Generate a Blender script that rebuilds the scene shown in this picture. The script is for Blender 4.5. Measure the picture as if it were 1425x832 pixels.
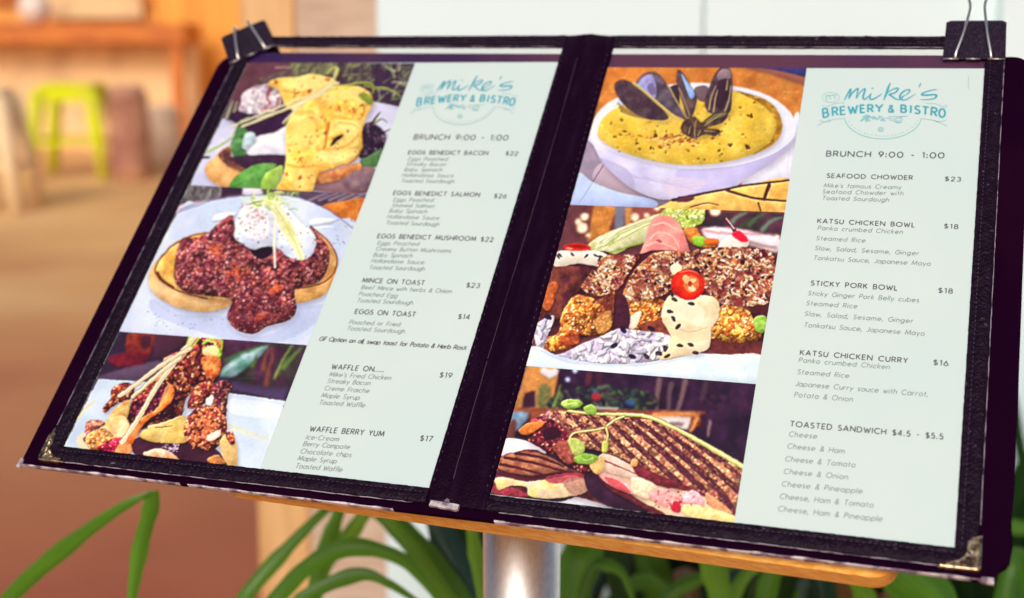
import bpy, math, random
import numpy as np
from mathutils import Matrix, Vector

for _o in list(bpy.data.objects):
    bpy.data.objects.remove(_o)
SC = bpy.context.scene
COL = SC.collection
rad = math.radians

# ------------------------------------------------------------------ camera
PW, PH, F = 1425.0, 832.0, 1886.3          # drawing size the measurements refer to, focal length in its units
CAM_Z, PITCH = 1.05, rad(11.0)
cam = bpy.data.cameras.new('camera')
cam_ob = bpy.data.objects.new('camera', cam)
COL.objects.link(cam_ob)
cam.sensor_width = 36.0
cam.lens = 36.0 * F / PW
cam.clip_start, cam.clip_end = 0.02, 300.0
CAMM = Matrix.Translation((0, 0, CAM_Z)) @ Matrix.Rotation(rad(90) - PITCH, 4, 'X')
cam_ob.matrix_world = CAMM
SC.camera = cam_ob
cam.dof.use_dof = True
cam.dof.focus_distance = 0.67
cam.dof.aperture_fstop = (cam.lens / 1000.0) / 0.0081     # pupil diameter
cam.dof.aperture_blades = 0

# ------------------------------------------------------------------ daylight (open shade, soft bright sky)
SUN_EL, SUN_AZ = rad(34), rad(196)         # azimuth: direction the light comes from, clockwise from +Y
world = bpy.data.worlds.new('World')
SC.world = world
world.use_nodes = True
wn = world.node_tree
bg = wn.nodes['Background']
sky = wn.nodes.new('ShaderNodeTexSky')
sky.sky_type = 'NISHITA'
sky.sun_disc = False
sky.sun_elevation = SUN_EL
sky.sun_rotation = SUN_AZ
sky.dust_density = 4.0
sky.air_density = 1.0
wn.links.new(sky.outputs[0], bg.inputs[0])
bg.inputs[1].default_value = 0.10
sun = bpy.data.lights.new('sun', 'SUN')
sun.energy = 1.55
sun.angle = rad(24)
sun.color = (1.0, 0.975, 0.93)
sun_ob = bpy.data.objects.new('sun', sun)
COL.objects.link(sun_ob)
_d = Vector((math.sin(SUN_AZ) * math.cos(SUN_EL), math.cos(SUN_AZ) * math.cos(SUN_EL), math.sin(SUN_EL)))
sun_ob.rotation_euler = _d.to_track_quat('Z', 'Y').to_euler()
sun_ob.location = _d * 8
SC.view_settings.view_transform = 'Standard'
SC.view_settings.look = 'None'
SC.view_settings.gamma = 1.0
SC.view_settings.exposure = 0.09
SC.cycles.max_bounces = 8

# ------------------------------------------------------------------ frames of reference
# the menu lies on a sloping lectern board: BOARD is that board's own frame (x along the lines of text, y up the page, z out of it)
RM = np.array([[0.94655701, 0.23422514, -0.22173949],
               [-0.06110323, 0.80525952, 0.58976563],
               [0.31669577, -0.5446978, 0.77653596]])
TM = np.array([0.00885041, 0.02343327, -0.7292608])
BOARD = CAMM @ Matrix([[*RM[0], TM[0]], [*RM[1], TM[1]], [*RM[2], TM[2]], [0, 0, 0, 1]])

def bd(x, y, w=0.0):
    """measured point of the menu -> millimetres on the board plane (w mm above it)"""
    d = np.array([(x - PW / 2) / F, -(y - PH / 2) / F, -1.0])
    n = RM[:, 2]
    s = (n @ TM + w / 1000) / (n @ d)
    q = RM.T @ (d * s - TM)
    return q[0] * 1000, q[1] * 1000

def at(x, y, depth):
    """measured direction and distance -> world point"""
    v = CAMM @ Vector(((x - PW / 2) / F * depth, -(y - PH / 2) / F * depth, -depth))
    return v

# ------------------------------------------------------------------ builders
def tag(o, label=None, cat=None, group=None, kind=None):
    if label: o['label'] = label
    if cat: o['category'] = cat
    if group: o['group'] = group
    if kind: o['kind'] = kind
    return o

def empty(name, mat, label, cat, group=None):
    o = bpy.data.objects.new(name, None)
    COL.objects.link(o)
    o.matrix_world = mat
    o.empty_display_size = 0.02
    return tag(o, label, cat, group)

class MB:
    def __init__(s):
        s.v, s.f, s.m = [], [], []
    def add(s, vs, fs, mi=0):
        b = len(s.v)
        s.v.extend([tuple(p) for p in vs])
        s.f.extend([tuple(i + b for i in f) for f in fs])
        s.m.extend([mi] * len(fs))
    def box(s, x0, x1, y0, y1, z0, z1, mi=0, rot=None, c=0.0):
        """box, c = chamfer"""
        if c <= 0:
            vs = [(x, y, z) for z in (z0, z1) for y in (y0, y1) for x in (x0, x1)]
            fs = [(0, 2, 3, 1), (4, 5, 7, 6), (0, 1, 5, 4), (2, 6, 7, 3), (0, 4, 6, 2), (1, 3, 7, 5)]
        else:
            vs, fs = [], []
            ring = lambda i, z: [(x0 + i, y0 + c, z), (x0 + c, y0 + i, z), (x1 - c, y0 + i, z), (x1 - i, y0 + c, z),
                                 (x1 - i, y1 - c, z), (x1 - c, y1 - i, z), (x0 + c, y1 - i, z), (x0 + i, y1 - c, z)]
            in_ = lambda z: [(x0 + 2 * c, y0 + c, z), (x0 + 2 * c, y0 + c, z)]
            def inset(z):
                return [(x0 + c, y0 + 1.6 * c, z), (x0 + 1.6 * c, y0 + c, z), (x1 - 1.6 * c, y0 + c, z), (x1 - c, y0 + 1.6 * c, z),
                        (x1 - c, y1 - 1.6 * c, z), (x1 - 1.6 * c, y1 - c, z), (x0 + 1.6 * c, y1 - c, z), (x0 + c, y1 - 1.6 * c, z)]
            vs = inset(z0) + ring(0, z0 + c) + ring(0, z1 - c) + inset(z1)
            for k in range(3):
                for i in range(8):
                    j = (i + 1) % 8
                    fs.append((k * 8 + i, k * 8 + j, k * 8 + 8 + j, k * 8 + 8 + i))
            fs.append(tuple(range(7, -1, -1)))
            fs.append(tuple(range(24, 32)))
        if rot is not None:
            vs = [tuple(rot @ Vector(p)) for p in vs]
        s.add(vs, fs, mi)
    def tube(s, pts, r, n=8, mi=0, closed=False):
        P = [Vector(p) for p in pts]
        N = len(P)
        rs = r if isinstance(r, (list, tuple)) else [r] * N
        vs = []
        up = None
        for i, p in enumerate(P):
            a = P[(i - 1) % N] if (closed or i) else P[i]
            b = P[(i + 1) % N] if (closed or i < N - 1) else P[i]
            t = (b - a).normalized()
            if up is None:
                up = t.orthogonal().normalized()
            else:
                up = (up - t * up.dot(t)).normalized()
            sd = t.cross(up)
            for k in range(n):
                an = 2 * math.pi * k / n
                vs.append(p + (up * math.cos(an) + sd * math.sin(an)) * rs[i])
        fs = []
        for i in range(N if closed else N - 1):
            j = (i + 1) % N
            for k in range(n):
                l = (k + 1) % n
                fs.append((i * n + k, i * n + l, j * n + l, j * n + k))
        if not closed:
            fs.append(tuple(range(n - 1, -1, -1)))
            fs.append(tuple((N - 1) * n + k for k in range(n)))
        s.add(vs, fs, mi)
    def prism(s, pts, z0, z1, mi=0, c=0.0):
        """extruded outline (counter-clockwise xy points), small chamfer on the top edge"""
        n = len(pts)
        cx = sum(p[0] for p in pts) / n; cy = sum(p[1] for p in pts) / n
        vs = [(x, y, z0) for x, y in pts] + [(x, y, z1 - c) for x, y in pts]
        k = 2
        if c > 0:
            ins = []
            for i in range(n):
                a = Vector(pts[i - 1]); p = Vector(pts[i]); b = Vector(pts[(i + 1) % n])
                d1 = (p - a).normalized(); d2 = (b - p).normalized()
                nn = (Vector((-d1.y, d1.x)) + Vector((-d2.y, d2.x)))
                nn = nn / max(0.3, nn.length_squared / 2) 
                ins.append((p.x + nn.x * c, p.y + nn.y * c, z1))
            vs += ins
            k = 3
        fs = [tuple(range(n - 1, -1, -1)), tuple(range((k - 1) * n, k * n))]
        for q in range(k - 1):
            for i in range(n):
                j = (i + 1) % n
                fs.append((q * n + i, q * n + j, q * n + n + j, q * n + n + i))
        s.add(vs, fs, mi)
    def build(s, name, mats, parent=None, smooth=False, scale=1.0, origin=None, world=False):
        me = bpy.data.meshes.new(name)
        V = s.v
        if scale != 1.0:
            V = [(x * scale, y * scale, z * scale) for x, y, z in V]
        if origin is not None:
            V = [(x - origin[0], y - origin[1], z - origin[2]) for x, y, z in V]
        me.from_pydata(V, [], s.f)
        if not isinstance(mats, (list, tuple)): mats = [mats]
        for m in mats: me.materials.append(m)
        me.polygons.foreach_set('material_index', s.m)
        if smooth:
            me.polygons.foreach_set('use_smooth', [True] * len(s.f))
        me.update()
        o = bpy.data.objects.new(name, me)
        COL.objects.link(o)
        if parent is not None: o.parent = parent
        elif origin is not None: o.location = origin
        return o

def rrect(x0, x1, y0, y1, r, n=6):
    if not isinstance(r, (list, tuple)): r = [r] * 4      # bl, br, tr, tl
    out = []
    for (cx, cy, a0, q) in ((x0, y0, 180, 0), (x1, y0, 270, 1), (x1, y1, 0, 2), (x0, y1, 90, 3)):
        rr = r[q]
        ox = cx + (rr if q in (0, 3) else -rr); oy = cy + (rr if q in (0, 1) else -rr)
        for k in range(n + 1):
            a = rad(a0 + 90 * k / n)
            out.append((ox + rr * math.cos(a), oy + rr * math.sin(a)))
    return out

def smoothline(P, n=8, closed=False):
    P = [np.array(p, float) for p in P]
    N = len(P); out = []
    rng = range(N if closed else N - 1)
    g = (lambda i: P[i % N]) if closed else (lambda i: P[min(max(i, 0), N - 1)])
    for i in rng:
        p0, p1, p2, p3 = g(i - 1), g(i), g(i + 1), g(i + 2)
        for k in range(n):
            t = k / n
            out.append(0.5 * (2 * p1 + (p2 - p0) * t + (2 * p0 - 5 * p1 + 4 * p2 - p3) * t * t + (3 * p1 - p0 - 3 * p2 + p3) * t ** 3))
    if not closed: out.append(P[-1])
    return out

# ------------------------------------------------------------------ materials
def lin(c):
    return tuple(((v / 255) / 12.92 if v / 255 <= 0.04045 else ((v / 255 + 0.055) / 1.055) ** 2.4) for v in c)

def mat(name, col, rough=0.5, metal=0.0, spec=0.5, bump=None, var=None, coat=0.0, coord='Object', trans=None):
    """procedural surface: base colour, optional second colour through noise (colour, scale, lo, hi, stretch), optional bump (scale, strength, distance)"""
    m = bpy.data.materials.new(name)
    m.use_nodes = True
    nt = m.node_tree; N = nt.nodes; L = nt.links
    b = N['Principled BSDF']
    b.inputs['Base Color'].default_value = (*col, 1)
    b.inputs['Roughness'].default_value = rough
    b.inputs['Metallic'].default_value = metal
    b.inputs['Specular IOR Level'].default_value = spec
    b.inputs['Coat Weight'].default_value = coat
    b.inputs['Coat Roughness'].default_value = 0.12
    tc = N.new('ShaderNodeTexCoord')
    if var:
        for q, (c2, sc, lo, hi, st) in enumerate(var if isinstance(var, list) else [var]):
            mp = N.new('ShaderNodeMapping')
            mp.inputs['Scale'].default_value = st
            mp.inputs['Location'].default_value = (q * 3.1, q * 1.7, 0)
            L.new(tc.outputs[coord], mp.inputs[0])
            nz = N.new('ShaderNodeTexNoise')
            nz.inputs['Scale'].default_value = sc
            nz.inputs['Detail'].default_value = 6
            L.new(mp.outputs[0], nz.inputs['Vector'])
            r = N.new('ShaderNodeMapRange')
            r.inputs['From Min'].default_value = lo; r.inputs['From Max'].default_value = hi
            L.new(nz.outputs[0], r.inputs[0])
            mx = N.new('ShaderNodeMix'); mx.data_type = 'RGBA'
            prev = b.inputs['Base Color'].links[0].from_socket if b.inputs['Base Color'].links else None
            if prev: L.new(prev, mx.inputs[6])
            else: mx.inputs[6].default_value = (*col, 1)
            mx.inputs[7].default_value = (*c2, 1)
            L.new(r.outputs[0], mx.inputs[0])
            L.new(mx.outputs[2], b.inputs['Base Color'])
    if bump:
        nz = N.new('ShaderNodeTexNoise')
        nz.inputs['Scale'].default_value = bump[0]
        nz.inputs['Detail'].default_value = 5
        L.new(tc.outputs[coord], nz.inputs['Vector'])
        bp = N.new('ShaderNodeBump')
        bp.inputs['Strength'].default_value = bump[1]
        bp.inputs['Distance'].default_value = bump[2]
        L.new(nz.outputs[0], bp.inputs['Height'])
        L.new(bp.outputs[0], b.inputs['Normal'])
    if trans:
        tr = N.new('ShaderNodeBsdfTranslucent')
        tr.inputs[0].default_value = (*trans[0], 1)
        ms = N.new('ShaderNodeMixShader'); ms.inputs[0].default_value = trans[1]
        L.new(b.outputs[0], ms.inputs[1]); L.new(tr.outputs[0], ms.inputs[2])
        L.new(ms.outputs[0], N['Material Output'].inputs[0])
    return m

def film(m, w=0.22):
    """clear sleeve pressed on the sheet: a weak glossy coat with slight waves"""
    N = m.node_tree.nodes; L = m.node_tree.links; b = N['Principled BSDF']
    b.inputs['Coat Weight'].default_value = w
    b.inputs['Coat Roughness'].default_value = 0.14
    tc = N.new('ShaderNodeTexCoord'); nz = N.new('ShaderNodeTexNoise'); nz.inputs['Scale'].default_value = 13; nz.inputs['Detail'].default_value = 2
    L.new(tc.outputs['Object'], nz.inputs['Vector'])
    bp = N.new('ShaderNodeBump'); bp.inputs['Strength'].default_value = .6; bp.inputs['Distance'].default_value = .006
    L.new(nz.outputs[0], bp.inputs['Height']); L.new(bp.outputs[0], b.inputs['Coat Normal'])

def mat_print():
    m = bpy.data.materials.new('printed_photo')
    m.use_nodes = True
    N = m.node_tree.nodes; b = N['Principled BSDF']
    a = N.new('ShaderNodeVertexColor'); a.layer_name = 'ink'
    m.node_tree.links.new(a.outputs[0], b.inputs['Base Color'])
    b.inputs['Roughness'].default_value = 0.4
    b.inputs['Specular IOR Level'].default_value = 0.25
    film(m)
    return m

def mat_vinyl():
    m = bpy.data.materials.new('clear_vinyl')
    m.use_nodes = True
    N = m.node_tree.nodes; L = m.node_tree.links
    N.remove(N['Principled BSDF'])
    t = N.new('ShaderNodeBsdfTransparent'); t.inputs[0].default_value = (0.97, 0.96, 0.95, 1)
    g = N.new('ShaderNodeBsdfGlossy'); g.inputs['Roughness'].default_value = 0.12
    mx = N.new('ShaderNodeMixShader'); mx.inputs[0].default_value = 0.02
    L.new(t.outputs[0], mx.inputs[1]); L.new(g.outputs[0], mx.inputs[2])
    L.new(mx.outputs[0], N['Material Output'].inputs[0])
    return m
# ------------------------------------------------------------------ lettering: a geometric single-line alphabet drawn as ribbons
def arc(cx, cy, rx, ry, a0, a1, n=9):
    return [(cx + rx * math.cos(rad(a0 + (a1 - a0) * k / n)), cy + ry * math.sin(rad(a0 + (a1 - a0) * k / n))) for k in range(n + 1)]
XH = 0.66
def _glyphs():
    G = {}
    def g(ch, w, *st): G[ch] = (w, [list(s) for s in st])
    g('A', .80, [(0, 0), (.40, 1), (.80, 0)], [(.14, .32), (.66, .32)])
    g('B', .60, [(0, 0), (0, 1), (.30, 1)] + arc(.30, .76, .23, .24, 90, -90) + [(0, .52)], [(.30, .52)] + arc(.33, .26, .26, .26, 90, -90) + [(0, 0)])
    g('C', .82, arc(.5, .5, .5, .5, 48, 312, 16))
    g('D', .76, [(0, 0), (0, 1), (.26, 1)] + arc(.26, .5, .5, .5, 90, -90, 12) + [(0, 0)])
    g('E', .52, [(.52, 1), (0, 1), (0, 0), (.52, 0)], [(0, .52), (.47, .52)])
    g('F', .50, [(.50, 1), (0, 1), (0, 0)], [(0, .50), (.45, .50)])
    g('G', .92, arc(.5, .5, .5, .5, 48, 360, 18) + [(.56, .5)])
    g('H', .70, [(0, 0), (0, 1)], [(.70, 0), (.70, 1)], [(0, .52), (.70, .52)])
    g('I', .02, [(0, 0), (0, 1)])
    g('J', .40, [(.40, 1), (.40, .22)] + arc(.20, .22, .20, .22, 0, -150))
    g('K', .62, [(0, 0), (0, 1)], [(.58, 1), (.02, .44)], [(.20, .60), (.62, 0)])
    g('L', .46, [(0, 1), (0, 0), (.46, 0)])
    g('M', 1.0, [(0, 0), (.13, 1), (.5, .12), (.87, 1), (1.0, 0)])
    g('N', .78, [(0, 0), (0, 1), (.78, 0), (.78, 1)])
    g('O', 1.0, arc(.5, .5, .5, .5, 0, 360, 22))
    g('P', .56, [(0, 0), (0, 1), (.29, 1)] + arc(.29, .73, .26, .27, 90, -90) + [(0, .46)])
    g('R', .60, [(0, 0), (0, 1), (.30, 1)] + arc(.30, .74, .26, .26, 90, -90) + [(0, .48)], [(.28, .48), (.60, 0)])
    g('S', .56, arc(.28, .75, .24, .25, 35, 270, 12) + arc(.28, .25, .28, .25, 88, -145, 12))
    g('T', .66, [(0, 1), (.66, 1)], [(.33, 1), (.33, 0)])
    g('U', .66, [(0, 1), (0, .32)] + arc(.33, .33, .33, .33, 180, 360, 10) + [(.66, 1)])
    g('V', .74, [(0, 1), (.37, 0), (.74, 1)])
    g('W', 1.06, [(0, 1), (.28, 0), (.53, .80), (.78, 0), (1.06, 1)])
    g('Y', .66, [(0, 1), (.33, .48), (.66, 1)], [(.33, .48), (.33, 0)])
    h = XH / 2
    bowl = lambda: arc(h, h, h, h, 0, 360, 16)
    g('a', XH, bowl(), [(XH, 0), (XH, XH)])
    g('b', XH, bowl(), [(0, 0), (0, 1.05)])
    g('c', .54, arc(h, h, h, h, 48, 312, 12))
    g('d', XH, bowl(), [(XH, 0), (XH, 1.05)])
    g('e', XH, [(0.02, h), (XH, h)] + arc(h, h, h, h, 0, 312, 14))
    g('f', .34, [(.14, 0), (.14, .82)] + arc(.30, .82, .16, .20, 180, 70, 5), [(0, XH), (.32, XH)])
    g('g', XH, bowl(), [(XH, XH), (XH, -.04)] + arc(h, -.04, h, .24, 0, -150, 8))
    g('h', .54, [(0, 0), (0, 1.05)], [(0, .38)] + arc(.27, .38, .27, .28, 180, 0, 8) + [(.54, 0)])
    g('i', .02, [(0, 0), (0, XH)], [(-.06, .92), (.06, .92)])
    g('j', .10, [(.1, XH), (.1, -.2)], [(.07, .90), (.13, .90)])
    g('k', .48, [(0, 0), (0, 1.05)], [(.44, XH), (.02, .26)], [(.16, .40), (.48, 0)])
    g('l', .02, [(0, 0), (0, 1.05)])
    g('m', .90, [(0, 0), (0, XH)], [(0, .42)] + arc(.225, .42, .225, .24, 180, 0, 7) + [(.45, 0)], [(.45, .42)] + arc(.675, .42, .225, .24, 180, 0, 7) + [(.90, 0)])
    g('n', .54, [(0, 0), (0, XH)], [(0, .38)] + arc(.27, .38, .27, .28, 180, 0, 8) + [(.54, 0)])
    g('o', XH, bowl())
    g('p', XH, bowl(), [(0, XH), (0, -.30)])
    g('r', .34, [(0, 0), (0, XH)], [(0, .38)] + arc(.26, .38, .26, .28, 180, 75, 5))
    g('s', .40, arc(.20, XH * .75, .17, XH * .25, 35, 270, 8) + arc(.20, XH * .25, .20, XH * .25, 88, -145, 8))
    g('t', .34, [(.15, .95), (.15, 0)], [(0, XH), (.33, XH)])
    g('u', .54, [(0, XH), (0, .28)] + arc(.27, .27, .27, .27, 180, 360, 8) + [(.54, XH)], [(.54, .3), (.54, 0)])
    g('v', .52, [(0, XH), (.26, 0), (.52, XH)])
    g('w', .80, [(0, XH), (.21, 0), (.40, .56), (.59, 0), (.80, XH)])
    g('y', .54, [(0, XH), (.28, .02)], [(.54, XH), (.16, -.30)])
    g('0', .72, arc(.36, .5, .36, .5, 0, 360, 18))
    g('1', .22, [(0, .86), (.20, 1), (.20, 0)])
    g('2', .56, arc(.28, .72, .27, .28, 165, -35, 9) + [(.02, 0), (.56, 0)])
    g('3', .54, arc(.26, .76, .23, .24, 150, -90, 9), arc(.26, .27, .28, .27, 80, -150, 9))
    g('4', .62, [(.46, 0), (.46, 1), (0, .26), (.62, .26)])
    g('5', .54, [(.48, 1), (.12, 1), (.06, .55)] + arc(.26, .31, .28, .31, 125, -145, 10))
    g('6', .58, arc(.29, .30, .29, .30, 0, 360, 14), [(.03, .42), (.40, 1)])
    g('7', .54, [(0, 1), (.54, 1), (.14, 0)])
    g('8', .56, arc(.28, .76, .22, .24, 0, 360, 12), arc(.28, .26, .28, .26, 0, 360, 14))
    g('9', .58, arc(.29, .70, .29, .30, 0, 360, 14), [(.55, .58), (.18, 0)])
    g('$', .56, arc(.28, .73, .24, .22, 35, 270, 10) + arc(.28, .27, .28, .24, 88, -145, 10), [(.28, 1.1), (.28, -.1)])
    g('&', .66, [(.66, 0), (.16, .66)] + arc(.30, .80, .17, .19, 200, -20, 8) + [(.10, .42)] + arc(.26, .24, .26, .24, 150, 300, 8) + [(.62, .42)])
    g('-', .34, [(0, .44), (.34, .44)])
    g('.', .10, [(-.05, .02), (.09, .02)], [(-.05, .12), (.09, .12)])
    g(',', .08, [(.07, .10), (-.04, -.20)], [(.02, .10), (-.02, .0)])
    g(':', .10, [(-.03, .03), (.11, .03)], [(-.03, .13), (.11, .13)], [(-.03, .55), (.11, .55)], [(-.03, .65), (.11, .65)])
    g("'", .05, [(.05, 1.05), (0, .78)])
    return G
GL = _glyphs()
_lay = [0]
def ribbon(mb, pts, w, z, mi=0, taper=False):
    """flat ink stroke; successive strokes sit microns above each other"""
    P = [np.array(p, float)[:2] for p in pts]
    Q = [P[0]]
    for p in P[1:]:
        if np.hypot(*(p - Q[-1])) > 1e-6: Q.append(p)
    P = Q
    if len(P) < 2: return
    for i in range(1, len(P) - 1):                       # sharp corners: two strokes meeting, as a pen draws them
        u, v = P[i] - P[i - 1], P[i + 1] - P[i]
        if u @ v < .15 * np.hypot(*u) * np.hypot(*v):
            du, dv = u / np.hypot(*u), v / np.hypot(*v)
            ww_ = w if not isinstance(w, (list, tuple)) else w[0]
            ribbon(mb, P[:i] + [P[i] + du * ww_ * .3], w, z, mi, taper)
            ribbon(mb, [P[i] - dv * ww_ * .3] + P[i + 1:] if np.hypot(*v) > 1e-6 else P[i:], w, z, mi, taper)
            return
    _lay[0] = (_lay[0] + 1) % 10
    zz = z + _lay[0] * 0.006
    vs = []
    closed = np.hypot(*(P[0] - P[-1])) < 1e-4
    n = len(P)
    for i in range(n):
        a = P[i - 1] if i else (P[-2] if closed else P[0])
        b = P[i + 1] if i < n - 1 else (P[1] if closed else P[-1])
        d1 = (P[i] - a); d2 = (b - P[i])
        l1, l2 = np.hypot(*d1), np.hypot(*d2)
        if l1 < 1e-9: d1, l1 = d2, l2
        if l2 < 1e-9: d2, l2 = d1, l1
        n1 = np.array([-d1[1], d1[0]]) / l1; n2 = np.array([-d2[1], d2[0]]) / l2
        m = n1 + n2
        q = m @ m
        m = m / max(q / 2, 0.35)
        ww = w if not isinstance(w, (list, tuple)) else w[0] + (w[1] - w[0]) * i / (n - 1)
        if taper: ww = ww * (0.35 + 0.65 * math.sin(math.pi * (i + .5) / n))
        vs.append((*(P[i] + m * ww / 2), zz)); vs.append((*(P[i] - m * ww / 2), zz))
    fs = [(2 * i, 2 * i + 1, 2 * i + 3, 2 * i + 2) for i in range(n - 1)]
    # keep every face looking out of the page
    out = []
    for f in fs:
        A, B_, C = (np.array(vs[k]) for k in f[:3])
        nz = (B_ - A)[0] * (C - A)[1] - (B_ - A)[1] * (C - A)[0]
        out.append(f if nz >= 0 else f[::-1])
    mb.add(vs, out, mi)

def text(mb, s, p0, p1, cap, w, z=0.22, slant=0.0, mi=0):
    """write s from p0 to p1 (board mm), tracked to fit that length"""
    p0 = np.array(p0); p1 = np.array(p1)
    L = np.hypot(*(p1 - p0)); d = (p1 - p0) / L; nrm = np.array([-d[1], d[0]])
    wd = [0.42 if c == ' ' else GL[c][0] for c in s]
    tot = sum(wd)
    hx = cap * 0.92
    gap = (L / hx - tot) / max(1, len(s) - 1)
    if gap < 0.14:
        hx = L / (tot + 0.14 * (len(s) - 1)); gap = 0.14
    if gap > 0.34:
        hx = min(L / (tot + 0.34 * (len(s) - 1)), cap * 1.35); gap = (L / hx - tot) / max(1, len(s) - 1)
    x = 0.0
    for c, q in zip(s, wd):
        if c != ' ':
            for st in GL[c][1]:
                pts = [p0 + d * ((x + u) * hx + slant * v * cap) + nrm * v * cap for u, v in st]
                ribbon(mb, pts, w, z, mi)
        x += q + gap
# ------------------------------------------------------------------ the printed food photographs: painted shape by shape into vertex ink on the sheets
def vnoise(X, Y, sc, seed):
    """fractal value noise, 0..1"""
    r = np.random.RandomState(seed)
    T = r.rand(64, 64)
    out = np.zeros_like(X); amp = 0.5; tot = 0
    for o in range(3):
        u = X / sc * 2 ** o + o * 7.3; v = Y / sc * 2 ** o + o * 3.1
        i = np.floor(u).astype(int); j = np.floor(v).astype(int)
        fu = u - i; fv = v - j
        fu = fu * fu * (3 - 2 * fu); fv = fv * fv * (3 - 2 * fv)
        a = T[j % 64, i % 64]; b = T[j % 64, (i + 1) % 64]; c = T[(j + 1) % 64, i % 64]; d = T[(j + 1) % 64, (i + 1) % 64]
        out += amp * ((a * (1 - fu) + b * fu) * (1 - fv) + (c * (1 - fu) + d * fu) * fv); tot += amp
        amp *= .5
    return out / tot

def _box(I, r):
    """box blur of radius r along both axes"""
    for ax in (0, 1):
        n = I.shape[ax]
        c = np.cumsum(I, ax)
        z = np.zeros_like(np.take(c, [0], ax)); c = np.concatenate([z, c], ax)
        i = np.arange(n); a = np.clip(i - r, 0, n); b = np.clip(i + r + 1, 0, n)
        w = (b - a).reshape([-1 if k == ax else 1 for k in range(I.ndim)])
        I = (np.take(c, b, ax) - np.take(c, a, ax)) / w
    return I

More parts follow.
